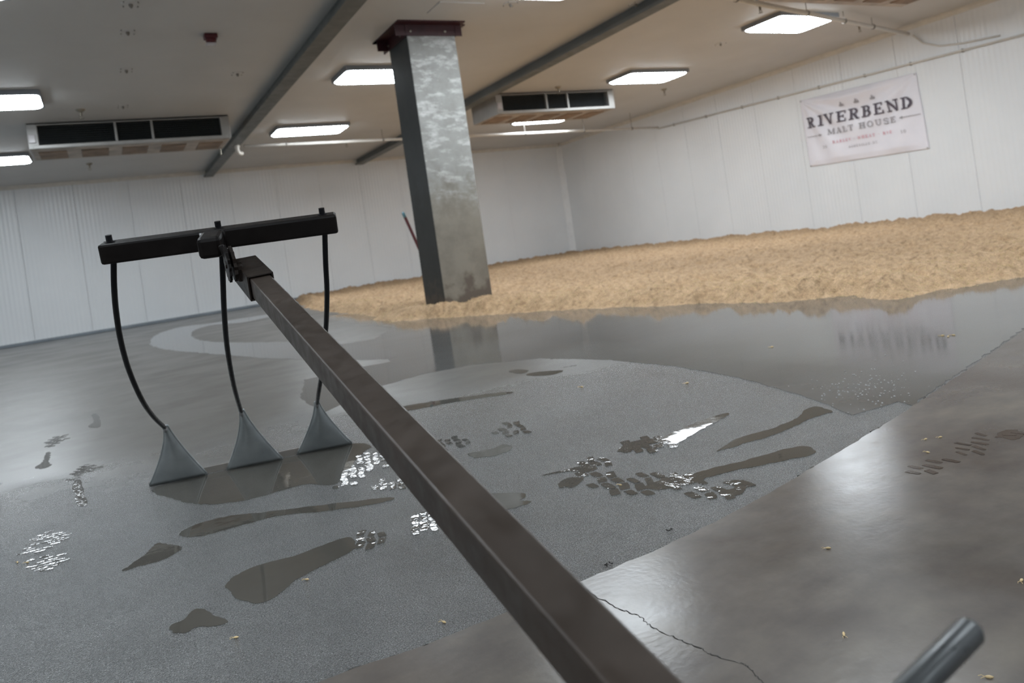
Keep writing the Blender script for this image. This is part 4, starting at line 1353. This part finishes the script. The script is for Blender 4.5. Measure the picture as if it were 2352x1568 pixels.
# blades, measured on the floor
BL = []
for (b0, b1) in (((343, 1120), (476, 1087)), ((522, 1082), (648, 1053)), ((684, 1046), (808, 1018))):
    p0, p1 = flr(*b0), flr(*b1)
    BL.append(((p0 + p1) / 2, (p1 - p0).length))
TINE = [[(262, 655), (267, 718), (278, 785), (297, 852), (326, 918), (352, 956)],
        [(512, 640), (515, 715), (521, 790), (531, 855), (542, 905)],
        [(748, 605), (751, 665), (750, 725), (746, 790), (740, 850), (733, 895)]]
AP = [(377, 978), (553, 940), (727, 922)]
for k in range(3):
    top = CB + RE * offs[k]
    obj('bolt', tube(NB(), [top + CU * 0.02 - RO, top + CU * 0.042 - RO], 0.0075, 14), MT['tine'], rk)
    obj('washer', lathe(NB(), top + CU * 0.0245 - RO, CU, [(0.012, 0), (0.012, 0.002)], 16), MT['tine'], rk)
    base, wdt = BL[k]
    # apex of the blade: at the measured line of sight, leaning towards the handle
    apx = None
    for zz in np.linspace(0.12, 0.30, 181):
        c = base - RN * (0.14) + Vector((0, 0, zz))
        dd_ = c - EYE
        yy = PPY - F_PX * dd_.dot(U2) / dd_.dot(FW)
        if apx is None or abs(yy - AP[k][1]) < apx[0]:
            apx = (abs(yy - AP[k][1]), c)
    apx = apx[1]
    d_ = ray(AP[k][0], AP[k][1])
    # slide sideways so that the apex sits on its line of sight
    dep = (apx - EYE).dot(FW)
    tgt = EYE + d_ * dep
    apx = apx + RE * (tgt - apx).dot(RX) / RE.dot(RX)
    # ---- tine: drops from the crossbar, bows towards the handle, then sweeps back to the blade
    P0 = top - CU * 0.02
    P3 = apx + (base - apx).normalized() * 0.012
    dA, dB = (P0 - EYE).dot(FW), (P3 - EYE).dot(FW)
    ctl = [P0] + [at(a, b, dA + (dB - dA) * ((i_ + 1) / (len(TINE[k]) + 1)) ** 1.7) for i_, (a, b) in enumerate(TINE[k])] + [P3]
    path = []
    m_ = len(ctl)
    for i_ in range(m_ - 1):
        q0, q1, q2, q3 = ctl[max(i_ - 1, 0)], ctl[i_], ctl[i_ + 1], ctl[min(i_ + 2, m_ - 1)]
        for j_ in range(5):
            t_ = j_ / 5
            path.append(0.5 * ((2 * q1) + (q2 - q0) * t_ + (2 * q0 - 5 * q1 + 4 * q2 - q3) * t_ * t_ + (3 * q1 - q0 - 3 * q2 + q3) * t_ ** 3) - RO)
    path.append(P3 - RO)
    tn = obj('tine', tube(NB(), path, 0.0072, 12), MT['tine'], rk, True)
    # ---- blade: concave-sided share, curved in section with a folded rim
    def bl_pt(s, t_, off=0.0):
        """s across (-1..1), t_ from base (0) to apex (1)"""
        r1 = max(0.0, 1 - t_)
        hw_ = (wdt / 2) * (r1 ** 1.75 * 0.97 + 0.03) + 0.004
        c = base.lerp(apx, t_)
        nrm = (apx - base).cross(RE).normalized()
        if nrm.dot(RN) < 0: nrm = -nrm
        cup = 0.012 * math.sin(math.pi * t_) - 0.014 * (1 - s * s) * (1 - t_) * t_ * 2
        return c + RE * s * hw_ + nrm * (cup + off + 0.016 * s * s * r1 ** 0.6 * t_ * 2)
    bm = NB()
    NS, NT = 16, 20
    for off in (0.0,):
        g = [[bm.verts.new(bl_pt(-1 + 2 * i / NS, j / NT, off) - RO) for i in range(NS + 1)] for j in range(NT + 1)]
        for j in range(NT):
            for i in range(NS):
                bm.faces.new((g[j][i], g[j][i + 1], g[j + 1][i + 1], g[j + 1][i]))
    bl = obj('blade', bm, MT['blade'], rk, True)
    md = bl.modifiers.new('plate', 'SOLIDIFY'); md.thickness = 0.004; md.offset = 1
    for s in (-1, 1):
        obj('rim', tube(NB(), [bl_pt(s, 0.02 + 0.96 * j / 16, 0.002) - RO for j in range(17)], 0.0032, 8), MT['blade'], bl, True)
    obj('weld_bead', tube(NB(), [bl_pt(0, 0.90, -0.006) - RO, bl_pt(0, 0.97, -0.007) - RO, bl_pt(0, 1.02, -0.006) - RO], [0.004, 0.0085, 0.006], 8), MT['weld'], bl, True)
# low bar joining the blades at the floor
p0, p1 = BL[0][0] + RN * 0.012, BL[2][0] + RN * 0.012
dirb = (p1 - p0).normalized()
obj('base_bar', boxb((p0 + p1) / 2 + Vector((0, 0, 0.013)) - RO, ((p1 - p0).length, 0.005, 0.024), Matrix((dirb, Vector((-dirb.y, dirb.x, 0)), Vector((0, 0, 1)))).transposed(), 0.001), MT['rod'], rk)
# stub, hinge and handle sleeve
sb = at(487, 552, 1.79)
stub_c = CB + RE * (-0.010) - CN * 0.060 - CU * 0.002
obj('stub', boxb(stub_c - RO, (0.054, 0.090, 0.052), CM, 0.010), MT['black_steel'], rk)
obj('weld_bead', tube(NB(), [stub_c - RE * 0.026 + CN * 0.036 + CU * z_ - RO for z_ in (0.024, 0.0, -0.026)], [0.004, 0.005, 0.004], 8), MT['weld'], rk, True)
obj('weld_bead', tube(NB(), [stub_c + RE * 0.026 + CN * 0.036 + CU * z_ - RO for z_ in (0.026, 0.006, -0.02)], [0.004, 0.004, 0.003], 8), MT['black_steel'], rk, True)
H0 = at(600, 656, 1.66)
H1 = at(1486, 1634, 0.5)
HD = (H1 - H0).normalized()
HE = (RE - HD * RE.dot(HD)).normalized()
HU = HE.cross(HD)
if HU.z < 0: HU = -HU
HM = Matrix((HE, HD, HU)).transposed()
hing = H0 - HD * 0.085 - HE * 0.036 - HU * 0.002
# toothed hinge discs
def disc(bm, c, axis, r_, th, teeth=14):
    f_ = frame(axis, (0, 0, 1))
    s_, a_, w_ = f_.col[0], f_.col[1], f_.col[2]
    rows = []
    for h_ in (-th / 2, th / 2):
        rows.append([bm.verts.new(c + a_ * h_ + (s_ * math.cos(math.pi * k / teeth) + w_ * math.sin(math.pi * k / teeth)) * (r_ * (1.0 if k % 2 else 0.88))) for k in range(teeth * 2)])
    for k in range(teeth * 2):
        j = (k + 1) % (teeth * 2)
        bm.faces.new((rows[0][k], rows[0][j], rows[1][j], rows[1][k]))
    bm.faces.new(rows[0][::-1]); bm.faces.new(rows[1])
    return bm


pv = at(527, 607, 1.72)
hp1 = obj('hinge_disc', disc(NB(), pv - HE * 0.004 - RO, HE, 0.042, 0.006), MT['black_steel'], rk)
hp2 = obj('hinge_disc', disc(NB(), pv + HE * 0.008 - RO, HE, 0.042, 0.007), MT['handle_dark'], rk)
obj('hinge_bolt', lathe(NB(), pv - HE * 0.010 - RO, HE, [(0.009, 0), (0.011, 0.008), (0.008, 0.009), (0.008, 0.035)], 6), MT['handle_dark'], rk)
# lugs linking disc to stub and sleeve
lug0 = stub_c + RE * 0.026
obj('hinge_lug', boxb((lug0.lerp(pv, 0.62)) - RO, (0.012, 0.045, (lug0 - pv).length * 0.55), frame(RN, (lug0 - pv)), 0.003), MT['black_steel'], rk)
SL0, SL1 = H0 - HD * 0.20, H0 + HD * 0.01
slc = (SL0 + SL1) / 2
bm = NB()
Ls = (SL1 - SL0).length
for s1, s2 in ((1, 0), (-1, 0), (0, 1), (0, -1)):
    wv_ = 0.0265
    if s1:
        box(bm, slc + HE * s1 * wv_ - RO, (0.0045, Ls, 0.0575), HM, 0.0018)
    else:
        box(bm, slc + HU * s2 * wv_ - RO, (0.0575, Ls, 0.0045), HM, 0.0018)
box(bm, SL0 + HD * 0.002 - RO, (0.05, 0.004, 0.05), HM)
obj('sleeve', bm, MT['handle_dark'], rk)
obj('hinge_ear', boxb((pv + HE * 0.016).lerp(slc - HE * 0.028, 0.5) - RO, (0.014, 0.05, 0.04), HM, 0.003), MT['handle_dark'], rk)
END = H0 + (H1 - H0) * 1.075
hc = (SL0 + END) / 2
obj('handle', boxb(hc - RO, (0.045, (END - SL0).length - 0.02, 0.045), HM, 0.003), MT['handle'], rk)
# T grip at the near end
ge = None
r_ = ray(2236, 1440)
s_ = (END - EYE).dot(HD) / r_.dot(HD)
GEnd = EYE + r_ * s_
gd = (GEnd - END).normalized()
gl = (GEnd - END).length
obj('grip', tube(NB(), [END - gd * gl - RO, END + gd * (gl - 0.004) - RO, END + gd * gl - RO], [0.0094, 0.0094, 0.007], 20), MT['grip'], rk, True)
